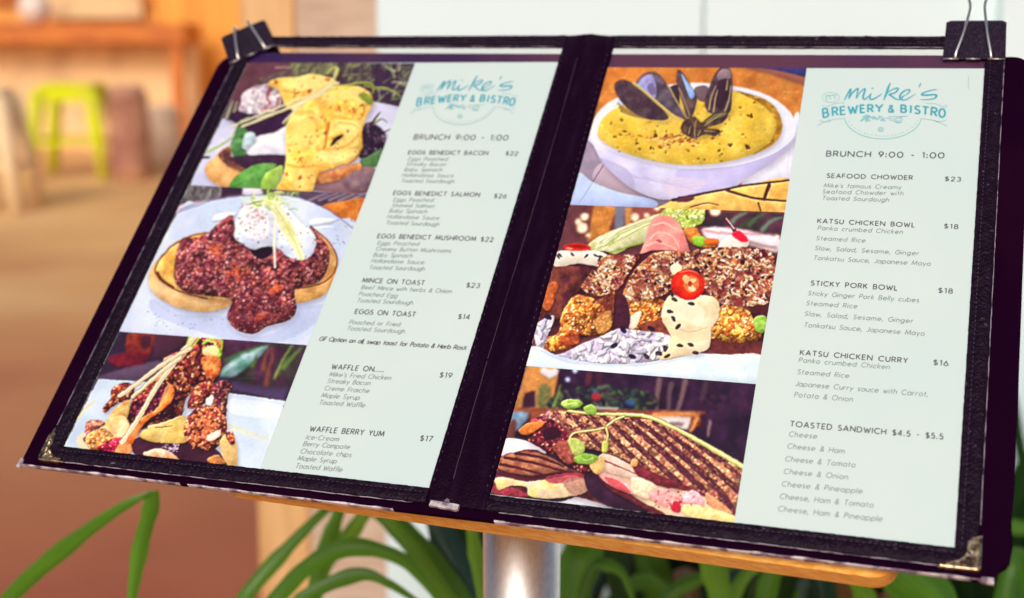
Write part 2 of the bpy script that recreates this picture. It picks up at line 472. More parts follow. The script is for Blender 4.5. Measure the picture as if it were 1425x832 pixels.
class Paint:
    SS = 2
    def __init__(s, quad, zoom):
        s.quad = np.array(quad, float)
        s.x0, s.y0 = np.floor(s.quad.min(0)) - 2
        s.x1, s.y1 = np.ceil(s.quad.max(0)) + 2
        s.w, s.h = int((s.x1 - s.x0) * s.SS), int((s.y1 - s.y0) * s.SS)
        s.img = np.zeros((s.h, s.w, 3))
        yy, xx = np.mgrid[0:s.h, 0:s.w]
        s.X = s.x0 + (xx + .5) / s.SS; s.Y = s.y0 + (yy + .5) / s.SS
        s.zx, s.zy, s.zs = zoom
        s.seed = 1
        s.rng = random.Random(7)
    def P(s, pts):
        if not isinstance(pts[0], (tuple, list, np.ndarray)): pts = list(zip(pts[::2], pts[1::2]))
        return np.array([(s.zx + x / s.zs, s.zy + y / s.zs) for x, y in pts])
    def mask(s, P):
        m = np.zeros((s.h, s.w), bool)
        a = np.clip(((P.min(0) - (s.x0, s.y0)) * s.SS).astype(int) - 1, 0, (s.w, s.h)); b = np.clip(((P.max(0) - (s.x0, s.y0)) * s.SS).astype(int) + 2, 0, (s.w, s.h))
        if b[0] <= a[0] or b[1] <= a[1]: return m, (slice(0, 0), slice(0, 0))
        sl = (slice(a[1], b[1]), slice(a[0], b[0]))
        X, Y = s.X[sl], s.Y[sl]
        ins = np.zeros(X.shape, bool)
        x1, y1 = P[-1]
        for x2, y2 in P:
            if y1 != y2:
                c = (Y < y1) != (Y < y2)
                ins ^= c & (X < (x2 - x1) * (Y - y1) / (y2 - y1) + x1)
            x1, y1 = x2, y2
        m[sl] = ins
        return m, sl
    def fill(s, pts, col, sm=True, n=0.0, sc=40, c2=None, lo=.35, hi=.65, al=1.0, rim=None, blur=0, vol=None, sh=None):
        """n: brightness mottling; c2: second colour mixed in through noise; rim: (colour, width) drawn round the edge"""
        P = s.P(pts)
        if sm and len(P) > 3: P = np.array(smoothline(P, 6, True))
        m, sl = s.mask(P)
        if not m.any(): return m
        s.seed += 1
        X, Y = s.X[sl], s.Y[sl]
        C = np.ones(X.shape + (3,)) * np.array(col, float)
        if c2 is not None:
            t = np.clip((vnoise(X, Y, sc / s.zs, s.seed) - lo) / (hi - lo), 0, 1)[..., None]
            C = C * (1 - t) + np.array(c2, float) * t
        if n:
            C = C * (1 + n * 2 * (vnoise(X, Y, sc / s.zs * .6, s.seed + 50) - .5))[..., None]
        area = m[sl].sum()
        body = sm and area < .33 * s.h * s.w and al > .85 and not blur
        if vol is None: vol = .27 if body else 0
        if sh is None: sh = .27 if body else 0
        rr = int(np.clip(.16 * math.sqrt(area), 3, 15))
        if sh: s.cast(m, sl, max(3, rr * 2 // 3), sh)
        if vol: C = C * s.round_light(m[sl], rr, vol)[..., None]
        k = m[sl].astype(float) * al
        if blur == 0: k = _blur(k, 1)
        for _ in range(blur):
            k = (k + np.roll(k, 1, 0) + np.roll(k, -1, 0) + np.roll(k, 1, 1) + np.roll(k, -1, 1)) / 5
        k = k[..., None]
        s.img[sl] = s.img[sl] * (1 - k) + C * k
        if rim: s.line(np.vstack([P, P[:1]]), rim[1] * .8, rim[0], raw=True, al=.15)
        return m
    def round_light(s, m, r, v):
        """light falling from the upper left on a rounded shape of that outline"""
        pd = np.pad(m.astype(float), r + 2)
        h = _box(_box(pd, r), r)[r + 2:-r - 2, r + 2:-r - 2]
        if min(h.shape) < 3: return np.ones(h.shape)
        gy, gx = np.gradient(h)
        g = gy * 1.5 + gx
        return np.clip(1 + v * (g * r * .55 + .30 * (h - .62)), .45, 1.5)
    def cast(s, m, sl, r, a):
        """soft contact shadow of a shape, down and to the right"""
        y0, y1, x0, x1 = max(0, sl[0].start - 2 * r), min(s.h, sl[0].stop + 3 * r), max(0, sl[1].start - 2 * r), min(s.w, sl[1].stop + 3 * r)
        k = np.pad(m[y0:y1, x0:x1].astype(float), ((r, 0), (r // 2, 0)))[:y1 - y0, :x1 - x0]
        k = _box(_box(k, r), max(1, r // 2))[..., None] * a
        s.img[y0:y1, x0:x1] *= 1 - k * np.array([.85, .95, .9])
    def soften(s, n):
        """everything painted so far is behind the focus"""
        r = max(1, n)
        I = np.pad(s.img, ((r * 2, r * 2), (r * 2, r * 2), (0, 0)), 'edge')
        s.img = _box(_box(I, r), r)[r * 2:-r * 2, r * 2:-r * 2]
    def line(s, pts, w, col, w1=None, raw=False, al=1.0, sm=True, clip=None):
        P = pts if raw else s.P(pts)
        if not raw and sm and len(P) > 2: P = np.array(smoothline(P, 6))
        w1 = w if w1 is None else w1
        N = len(P) - 1
        for i in range(N):
            a, b = P[i], P[i + 1]
            ra = (w + (w1 - w) * i / N) / s.zs / 2; rb = (w + (w1 - w) * (i + 1) / N) / s.zs / 2
            R = max(ra, rb) + 1
            lo = np.clip(((np.minimum(a, b) - R - (s.x0, s.y0)) * s.SS).astype(int), 0, (s.w, s.h)); hi = np.clip(((np.maximum(a, b) + R - (s.x0, s.y0)) * s.SS).astype(int) + 1, 0, (s.w, s.h))
            if hi[0] <= lo[0] or hi[1] <= lo[1]: continue
            sl = (slice(lo[1], hi[1]), slice(lo[0], hi[0]))
            X, Y = s.X[sl], s.Y[sl]
            d = b - a; l2 = max(d @ d, 1e-9)
            t = np.clip(((X - a[0]) * d[0] + (Y - a[1]) * d[1]) / l2, 0, 1)
            dist = np.hypot(X - a[0] - t * d[0], Y - a[1] - t * d[1])
            k = np.clip((ra + (rb - ra) * t - dist) * s.SS + .5, 0, 1) * al
            if clip is not None: k = k * clip[sl]
            k = k[..., None]
            s.img[sl] = s.img[sl] * (1 - k) + np.array(col, float) * k
    def blob(s, x, y, rx, ry, ang, col, al=1.0, clip=None, raw=False):
        c = np.array((x, y)) if raw else s.P([x, y])[0]
        rx /= s.zs; ry /= s.zs
        R = max(rx, ry) + 1
        lo = np.clip(((c - R - (s.x0, s.y0)) * s.SS).astype(int), 0, (s.w, s.h)); hi = np.clip(((c + R - (s.x0, s.y0)) * s.SS).astype(int) + 1, 0, (s.w, s.h))
        if hi[0] <= lo[0] or hi[1] <= lo[1]: return
        sl = (slice(lo[1], hi[1]), slice(lo[0], hi[0]))
        X, Y = s.X[sl] - c[0], s.Y[sl] - c[1]
        ca, sa = math.cos(ang), math.sin(ang)
        u = (X * ca + Y * sa) / rx; v = (-X * sa + Y * ca) / ry
        k = np.clip((1 - np.hypot(u, v)) * min(rx, ry) * s.SS + .5, 0, 1) * al
        if clip is not None: k = k * clip[sl]
        k = k[..., None]
        s.img[sl] = s.img[sl] * (1 - k) + np.array(col, float) * k
    def dots(s, m, n, r, cols, asp=(.4, .9), ang=None, al=1.0):
        """n specks or crumbs scattered over mask m (colours drawn at random)"""
        if not m.any(): return
        ys, xs = np.nonzero(m)
        g = s.rng
        for _ in range(n):
            k = g.randrange(len(xs))
            rr = g.uniform(*r)
            a = g.uniform(0, math.pi) if ang is None else g.gauss(*ang)
            c = np.array(g.choice(cols)) * g.uniform(.85, 1.12)
            asp_ = g.uniform(*asp)
            if rr > 5 and al > .95:
                s.blob(s.x0 + (xs[k] + .5) / s.SS + rr * .18 / s.zs, s.y0 + (ys[k] + .5) / s.SS + rr * .32 / s.zs, rr, rr * asp_, a, c * .58, al * .75, m, raw=True)
            s.blob(s.x0 + (xs[k] + .5) / s.SS, s.y0 + (ys[k] + .5) / s.SS, rr, rr * asp_, a, c, al, m, raw=True)
            if rr > 5 and al > .95: s.blob(s.x0 + (xs[k] + .5) / s.SS - rr * .2 / s.zs, s.y0 + (ys[k] + .5) / s.SS - rr * .25 / s.zs, rr * .45, rr * asp_ * .4, a, np.minimum(c * 1.3 + 14, 250), al * .6, m, raw=True)
    def crumb(s, pts, base, dark, mid, light, n, r, sm=True):
        """clumped, crusty surface: base colour with dark hollows, mid crumbs, small bright glints"""
        m = s.fill(pts, base, sm, n=.25, sc=50, c2=dark)
        s.dots(m, n // 3, (r * .8, r * 1.5), [dark], (.35, .8))
        s.dots(m, n, (r * .5, r), mid, (.4, .9))
        s.dots(m, n // 3, (r * .2, r * .45), light, (.4, .9))
        ys, xs = np.nonzero(m)
        sl = (slice(ys.min(), ys.max() + 1), slice(xs.min(), xs.max() + 1)) if len(ys) else (slice(0, 0), slice(0, 0))
        if len(ys):
            q = s.round_light(m[sl], int(np.clip(.16 * math.sqrt(len(ys)), 3, 18)), .8)
            lump = vnoise(s.X[sl], s.Y[sl], r * 3.2 / s.zs, s.seed + 9)
            lg = (np.roll(lump, 2, 0) - np.roll(lump, -2, 0)) * -.8 + (np.roll(lump, 2, 1) - np.roll(lump, -2, 1)) * -.5
            q = np.where(m[sl], q * np.clip(1 + 2.2 * lg + .5 * (lump - .5), .4, 1.7), 1)
            s.img[sl] *= q[..., None]
        return m
    def grass(s, pts, n, cols, l=(60, 130), w=(3, 7), ang=(-1.2, .6)):
        m = s.fill(pts, cols[0], False)
        ys, xs = np.nonzero(m)
        for _ in range(n):
            k = s.rng.randrange(len(xs))
            x = (s.x0 + xs[k] / s.SS - s.zx) * s.zs; y = (s.y0 + ys[k] / s.SS - s.zy) * s.zs
            a = s.rng.gauss(*ang); L = s.rng.uniform(*l)
            s.line([x, y, x + L * .5 * math.cos(a), y + L * .5 * math.sin(a) - 4, x + L * math.cos(a + .25), y + L * math.sin(a + .25)], s.rng.uniform(*w), s.rng.choice(cols), 1.5, clip=m)
        return m
    def sample(s, x, y):
        u = np.clip((x - s.x0) * s.SS - .5, 0, s.w - 1.001); v = np.clip((y - s.y0) * s.SS - .5, 0, s.h - 1.001)
        i = u.astype(int); j = v.astype(int); fu = (u - i)[..., None]; fv = (v - j)[..., None]
        I = s.img
        return (I[j, i] * (1 - fu) + I[j, i + 1] * fu) * (1 - fv) + (I[j + 1, i] * (1 - fu) + I[j + 1, i + 1] * fu) * fv

Q1 = [(346, 87), (577.5, 88.2), (510, 270.8), (265, 257.5)]
Q2 = [(265, 257.5), (510, 270.8), (427.5, 480.4), (170, 461.6)]
Q3 = [(170, 461.6), (427.5, 480.4), (361.7, 652.3), (88.5, 624.6)]
Q4 = [(845.5, 93.8), (1122.7, 94.8), (1092, 295.5), (794, 285)]
Q5 = [(794, 285), (1092, 295.5), (1052, 534.5), (734, 509.4)]
Q6 = [(734, 509.4), (1052, 534.5), (1021.5, 727.4), (683.3, 687.7)]

def paint_benedict():
    p = Paint(Q1, (270, 60, 3.782))
    F_, L_ = p.fill, p.line
    F_([-50, 60, 1300, 60, 1300, 850, -50, 850], (72, 48, 66), False, n=.15, sc=90)
    F_([200, 100, 560, 100, 520, 200, 330, 240, 150, 420, 150, 200], (98, 62, 74), True, n=.1, sc=60)
    L_([430, 130, 520, 130, 610, 150, 780, 110], 7, (175, 160, 150), 4)
    L_([300, 235, 420, 170, 560, 140], 6, (140, 125, 120))
    p.grass([500, 95, 760, 100, 760, 165, 520, 180], 130, [(98, 98, 78), (140, 143, 104), (165, 165, 125), (80, 70, 70)], (50, 110), (3, 6), (-1.2, .5))
    p.grass([740, 100, 960, 105, 960, 210, 800, 215], 90, [(78, 66, 72), (150, 152, 112), (120, 130, 88), (62, 44, 66)], (50, 120), (3, 8), (-.6, 1.0))
    p.grass([950, 105, 1180, 105, 1110, 320, 950, 320], 60, [(66, 46, 70), (130, 140, 104), (168, 170, 140), (100, 112, 84), (52, 36, 62)], (70, 150), (4, 12), (-.9, .7))
    p.grass([300, 200, 520, 130, 520, 210, 380, 230], 40, [(92, 66, 74), (130, 120, 106), (112, 96, 92)], (60, 130), (3, 7), (-.5, .3))
    p.soften(1)
    F_([150, 400, 240, 360, 500, 380, 900, 300, 1100, 340, 1080, 380, 900, 830, -30, 780, 0, 700], (212, 214, 238), False, n=.05, sc=120, c2=(190, 196, 226))
    F_([940, 330, 1085, 355, 1060, 400, 940, 400], (206, 208, 236), False)
    F_([165, 330, 215, 320, 215, 400, 165, 400], (90, 80, 80), True)
    for a in range(7): L_([170 + a * 9, 395, 185 + a * 10, 350, 205 + a * 8, 305], 6, [(205, 200, 190), (120, 130, 90), (60, 44, 64)][a % 3], 3)
    F_([185, 385, 290, 340, 430, 370, 510, 380, 510, 600, 380, 610, 250, 600, 205, 500, 230, 440], (58, 32, 62), True, n=.25, sc=40)
    m = F_([900, 425, 960, 430, 1012, 490, 990, 580, 940, 620, 870, 600, 870, 520], (50, 32, 54), True, n=.3, sc=30)
    p.dots(m, 60, (5, 16), [(82, 62, 84), (36, 20, 42), (105, 90, 110)], (.3, .6))
    L_([930, 430, 960, 390, 980, 365], 16, (80, 40, 50), 6); L_([955, 420, 990, 400, 1020, 420], 12, (110, 140, 90), 5); L_([1000, 470, 1030, 455], 10, (60, 36, 50), 4)
    F_([875, 620, 930, 590, 985, 560, 985, 600, 960, 650, 900, 658], (84, 120, 76), True, n=.15, sc=30, rim=((56, 76, 58), 5))
    m = F_([255, 272, 300, 238, 380, 218, 445, 235, 462, 300, 430, 355, 330, 372, 240, 358, 250, 310], (214, 206, 216), True, n=.12, sc=40, c2=(190, 176, 196))
    p.dots(m, 60, (6, 20), [(236, 230, 236), (188, 170, 190), (226, 214, 220)], (.4, .8))
    L_([400, 240, 385, 290, 400, 320, 350, 350], 16, (160, 70, 84), 6); L_([445, 290, 430, 340, 350, 345], 12, (170, 90, 96), 5); L_([470, 240, 465, 290, 490, 310], 10, (150, 90, 80), 5)
    m = F_([268, 558, 330, 495, 430, 468, 500, 440, 505, 592, 400, 597, 300, 592], (228, 230, 242), True, n=.06, sc=50, c2=(206, 206, 226))
    F_([195, 560, 205, 500, 240, 440, 285, 470, 265, 540, 275, 590, 235, 625], (62, 108, 66), True, n=.3, sc=40, c2=(90, 140, 84), rim=((40, 66, 48), 5))
    F_([270, 480, 310, 470, 330, 510, 280, 560, 255, 545], (176, 196, 206), True, n=.2, sc=20)
    F_([60, 650, 110, 600, 150, 560, 195, 545, 205, 600, 300, 620, 320, 690, 200, 765, 110, 742, 68, 700], (206, 156, 98), True, n=.12, sc=50, c2=(224, 180, 124), rim=((120, 80, 60), 4))
    F_([130, 590, 190, 548, 205, 610, 330, 640, 270, 680, 180, 650], (150, 104, 76), True, n=.3, sc=30, c2=(96, 60, 60))
    F_([200, 600, 480, 590, 480, 660, 300, 668, 220, 630], (64, 40, 62), True, n=.2, sc=40)
    F_([188, 755, 235, 690, 330, 640, 432, 638, 395, 690, 345, 775, 262, 785], (78, 138, 64), True, n=.2, sc=50, c2=(104, 158, 84), rim=((44, 84, 46), 5))
    L_([210, 745, 320, 690, 420, 645], 4, (140, 178, 110))
    F_([348, 755, 375, 690, 420, 660, 468, 648, 455, 720, 418, 775, 360, 778], (134, 168, 78), True, n=.12, sc=40, c2=(160, 190, 100), rim=((62, 90, 50), 5))
    F_([620, 735, 760, 690, 900, 650, 960, 680, 900, 790, 640, 775], (138, 108, 116), True, n=.1, sc=60)
    F_([636, 700, 740, 668, 850, 632, 886, 650, 850, 690, 760, 722, 660, 738], (204, 148, 92), True, n=.2, sc=30, c2=(180, 116, 76), rim=((120, 76, 60), 4))
    F_([785, 720, 850, 672, 925, 680, 938, 720, 905, 770, 850, 778, 800, 755], (150, 126, 130), True, n=.15, sc=60, c2=(120, 96, 108))
    m = F_([388, 218, 440, 186, 540, 180, 620, 163, 700, 178, 740, 192, 775, 225, 862, 228, 925, 262, 942, 320, 905, 395, 885, 470, 885, 555, 850, 612, 760, 650, 690, 668, 650, 700, 622, 782, 540, 780, 438, 772, 470, 700, 484, 610, 482, 500, 490, 420, 520, 360, 480, 330, 465, 290, 440, 245],
           (230, 190, 92), True, n=.13, sc=75, c2=(240, 208, 124), rim=((170, 110, 52), 3))
    p.dots(m, 50, (14, 44), [(240, 206, 118), (248, 224, 150), (216, 168, 74)], (.3, .7), None, .5)
    F_([740, 330, 800, 300, 880, 310, 900, 370, 850, 400, 770, 390], (222, 160, 66), True, n=.3, sc=25, c2=(240, 205, 110), al=.8)
    for q, c in (([470, 205, 560, 180, 650, 172, 725, 195, 680, 235, 580, 250, 490, 245], (250, 226, 150)), ([770, 250, 850, 240, 915, 275, 905, 320, 830, 300, 770, 300], (248, 220, 140)), ([660, 575, 760, 570, 860, 560, 840, 600, 740, 632, 660, 620], (250, 226, 150)), ([510, 420, 580, 400, 640, 430, 620, 520, 530, 540], (246, 214, 128)), ([740, 410, 830, 400, 870, 440, 840, 520, 780, 470], (248, 222, 144))):
        F_(q, c, True, al=.75, blur=9)
    for q, w in (([500, 345, 560, 300, 660, 262, 760, 240], 18), ([880, 470, 800, 545, 700, 560, 640, 560], 16), ([490, 640, 560, 655, 640, 650, 700, 655], 18), ([900, 330, 880, 400, 800, 400, 735, 385], 16), ([690, 400, 700, 480, 684, 560], 22), ([470, 250, 540, 262, 620, 250], 14)):
        L_(q, w, (204, 150, 62), w * .5, al=.42, clip=m)
    p.dots(m, 70, (3, 7), [(196, 116, 50), (160, 70, 36), (205, 130, 50)], (.4, .9))
    for (x, y, r) in ((760, 345, 16), (850, 360, 18), (540, 272, 18), (545, 620, 26), (690, 480, 12), (480, 690, 14), (560, 710, 12), (610, 255, 8), (430, 205, 10), (700, 190, 16), (880, 330, 14)):
        for k in range(6): p.blob(x + p.rng.uniform(-r, r), y + p.rng.uniform(-r, r) * .7, p.rng.uniform(4, 11), p.rng.uniform(3, 6), p.rng.uniform(0, 3), (176, 78, 40), .85)
    L_([712, 420, 705, 470, 690, 550], 13, (196, 116, 52), 8)
    L_([760, 420, 840, 430, 880, 470], 8, (206, 160, 64), 3); L_([640, 590, 760, 600, 840, 580], 7, (248, 230, 160), 3); L_([520, 400, 620, 380, 690, 420], 6, (250, 228, 156), 3)
    F_([718, 542, 735, 505, 775, 482, 785, 490, 750, 520, 728, 540], (48, 24, 40), True)
    L_([886, 556, 840, 620, 760, 652, 655, 690], 6, (170, 106, 50))
    for pts, w in (([200, 440, 360, 372, 520, 310, 700, 240, 752, 140], 9), ([256, 438, 480, 350, 640, 280, 760, 210], 12), ([470, 420, 560, 330, 660, 270, 740, 215], 8), ([330, 395, 520, 335, 690, 262], 6), ([520, 350, 600, 300, 700, 230], 8)):
        L_(pts, w, (228, 224, 188)); L_([(v + 3 if i % 2 else v) for i, v in enumerate(pts)], w * .3, (190, 184, 130))
    L_([735, 225, 800, 222, 880, 210, 935, 215, 945, 260], 11, (168, 178, 84), 6); L_([900, 225, 960, 235, 1020, 240, 1090, 280], 9, (150, 160, 84), 4); L_([700, 160, 735, 130, 760, 140, 740, 190], 8, (184, 186, 96))
    F_([868, 270, 910, 265, 938, 300, 930, 325, 890, 300], (130, 150, 60), True, n=.2, sc=20, rim=((90, 100, 40), 4)); L_([930, 275, 950, 240, 925, 225], 7, (110, 130, 60))
    L_([70, 575, 130, 545, 200, 500, 215, 470], 15, (162, 182, 120), 8); L_([215, 470, 240, 420, 290, 390], 6, (150, 170, 110))
    L_([-10, 600, 40, 604, 80, 600], 12, (40, 24, 40))
    return p

def paint_mince():
    p = Paint(Q2, (170, 250, 3.617))
    F_, L_ = p.fill, p.line
    F_([-100, 0, 1400, 0, 1400, 900, -100, 900], (70, 52, 72), False, n=.2, sc=60)
    p.grass([300, 25, 520, 25, 500, 110, 290, 110], 60, [(92, 84, 92), (150, 150, 150), (70, 60, 76), (120, 126, 110)], (30, 80), (5, 12), (-1.4, .5))
    F_([600, 45, 700, 45, 700, 90, 610, 80], (205, 205, 225), True)
    F_([500, 40, 610, 45, 600, 90, 500, 100], (62, 38, 60), False)
    p.grass([700, 55, 930, 60, 930, 110, 780, 110], 50, [(80, 80, 78), (150, 160, 120), (110, 130, 90)], (40, 90), (4, 10), (-.5, .6))
    F_([920, 60, 1240, 75, 1240, 110, 1010, 140, 920, 110], (84, 64, 88), True, n=.2, sc=30)
    for k in range(5): L_([940 + k * 50, 105, 990 + k * 50, 85, 1040 + k * 45, 70], 8, (170, 165, 170), 3)
    F_([1005, 138, 1110, 108, 1240, 100, 1240, 250, 1150, 250, 1090, 190], (196, 124, 58), True, n=.12, sc=50, c2=(176, 100, 44))
    F_([290, 130, 420, 105, 600, 85, 300, 180], (204, 192, 214), True)
    p.soften(2)
    F_([285, 160, 380, 125, 470, 100, 610, 82, 760, 78, 880, 90, 1000, 135, 1090, 190, 1190, 270, 1190, 880, -40, 880, -20, 740], (196, 212, 242), True, n=.03, sc=150, c2=(210, 222, 246))
    L_([280, 165, 380, 130, 470, 102, 610, 82, 760, 78, 880, 90, 1000, 135, 1090, 190, 1180, 262], 5, (120, 116, 165))
    L_([290, 152, 400, 112, 520, 92], 4, (110, 90, 130))
    F_([455, 205, 480, 175, 570, 165, 560, 185, 500, 205], (228, 242, 250), True); F_([945, 215, 960, 200, 1060, 195, 1070, 210, 960, 230], (224, 238, 250), True); L_([950, 245, 1060, 235], 8, (222, 236, 250))
    F_([150, 600, 300, 680, 540, 690, 560, 760, 700, 790, 860, 720, 900, 650, 1040, 610, 1090, 460, 1000, 700, 700, 830, 200, 700], (172, 184, 222), True, al=.55, blur=6)
    F_([132, 500, 150, 440, 190, 390, 260, 320, 350, 278, 430, 266, 450, 350, 420, 560, 545, 600, 540, 638, 470, 660, 390, 666, 270, 640, 180, 590, 140, 545], (228, 198, 150), True, n=.05, sc=80, c2=(212, 172, 118), rim=((130, 86, 60), 4))
    F_([168, 455, 195, 395, 270, 325, 360, 285, 430, 270, 440, 350, 400, 520, 540, 600, 420, 596, 320, 570, 240, 530, 190, 500], (212, 164, 84), True, n=.12, sc=40, c2=(230, 190, 112))
    L_([430, 268, 350, 284, 260, 330, 195, 395, 168, 452, 190, 503, 250, 545, 330, 577, 430, 600], 8, (126, 62, 34))
    L_([180, 470, 200, 506, 260, 545], 14, (110, 52, 36))
    F_([985, 262, 1050, 330, 1082, 405, 1070, 500, 1030, 570, 960, 606, 880, 622, 862, 590, 900, 500, 1000, 420], (222, 180, 118), True, n=.08, sc=60, c2=(204, 154, 92))
    L_([950, 235, 1000, 275, 1058, 335, 1082, 405, 1066, 470, 1020, 515, 940, 540, 880, 550], 7, (126, 62, 40))
    m = p.crumb([560, 184, 505, 205, 440, 262, 370, 292, 300, 300, 272, 380, 262, 470, 275, 530, 330, 570, 430, 586, 548, 606, 530, 690, 570, 752, 660, 777, 730, 740, 840, 706, 878, 650, 868, 560, 910, 540, 1000, 508, 1040, 425, 1042, 350, 1000, 290, 945, 238, 960, 330, 880, 390, 760, 340, 640, 330, 575, 290],
                (118, 58, 64), (78, 32, 46), [(136, 70, 76), (156, 92, 94), (104, 46, 56), (124, 64, 70), (156, 80, 66)], [(206, 150, 146), (222, 180, 170), (190, 116, 106)], 900, 14)
    p.dots(m, 260, (5, 14), [(172, 110, 114), (158, 86, 92), (196, 140, 138)], (.2, .45), (-.2, .5), .8)
    for x, y, r in ((580, 465, 60), (470, 350, 40), (700, 690, 35), (760, 545, 40)):
        for k in range(26): p.blob(x + p.rng.gauss(0, r * .5), y + p.rng.gauss(0, r * .35), p.rng.uniform(4, 14), p.rng.uniform(3, 7), p.rng.uniform(-.6, .6), p.rng.choice([(196, 92, 54), (206, 128, 92), (160, 60, 44)]), .8)
    F_([560, 640, 660, 600, 800, 600, 850, 650, 840, 700, 720, 730, 660, 770, 570, 740, 540, 690], (98, 40, 56), True, al=.35)
    p.dots(m, 24, (8, 18), [(66, 24, 42), (80, 46, 62)], (.4, .8), None, .6)
    F_([640, 345, 700, 335, 760, 345, 745, 385, 700, 400, 660, 380], (46, 22, 44), True, n=.3, sc=20)
    m = F_([572, 205, 600, 150, 650, 110, 720, 92, 790, 105, 840, 150, 900, 215, 960, 262, 976, 325, 950, 385, 900, 404, 830, 385, 780, 340, 720, 338, 660, 352, 600, 320, 565, 290, 572, 240], (224, 236, 246), True, n=.05, sc=60, c2=(202, 212, 236), rim=((150, 150, 176), 4))
    F_([590, 215, 640, 140, 700, 130, 740, 200, 730, 290, 660, 300, 600, 270], (238, 244, 250), True, al=.7, blur=3)
    p.dots(m, 90, (2, 6), [(160, 120, 130), (130, 110, 130), (190, 150, 150)], (.5, 1))
    for k in range(60): p.blob(660 + p.rng.gauss(0, 40), 180 + p.rng.gauss(0, 28), p.rng.uniform(2, 9), p.rng.uniform(2, 5), p.rng.uniform(0, 3), (190, 110, 110), .55)
    F_([760, 130, 800, 140, 860, 240, 915, 380, 900, 404, 850, 330, 790, 230], (230, 232, 186), True, n=.06, sc=30, c2=(210, 210, 140), al=.85)
    L_([770, 140, 830, 230, 905, 400], 5, (200, 196, 120)); L_([790, 130, 860, 240, 910, 370], 4, (236, 238, 200))
    L_([740, 120, 770, 190, 765, 300, 770, 440], 14, (236, 236, 214), 10); L_([720, 110, 800, 200, 840, 270], 6, (206, 210, 130))
    for k in range(46):
        x = 725 + p.rng.gauss(0, 45); y = 110 + p.rng.gauss(0, 16); a = p.rng.uniform(-3.1, 0)
        L_([x, y, x + 30 * math.cos(a), y + 22 * math.sin(a), x + 50 * math.cos(a + .4), y + 30 * math.sin(a + .4)], p.rng.uniform(4, 9), p.rng.choice([(176, 200, 84), (206, 220, 120), (130, 168, 70), (226, 232, 160)]), 2)
    L_([740, 95, 735, 60, 745, 40], 9, (150, 180, 80)); L_([640, 125, 690, 110], 7, (90, 120, 60))
    for k in range(26): p.blob(p.rng.uniform(120, 560), p.rng.uniform(660, 760), p.rng.uniform(2, 6), 2.5, p.rng.uniform(-.5, .5), (120, 130, 170), .8)
    for k in range(14): p.blob(p.rng.uniform(1060, 1160), p.rng.uniform(190, 330), p.rng.uniform(3, 8), 2.5, .6, (110, 120, 140), .7)
    return p

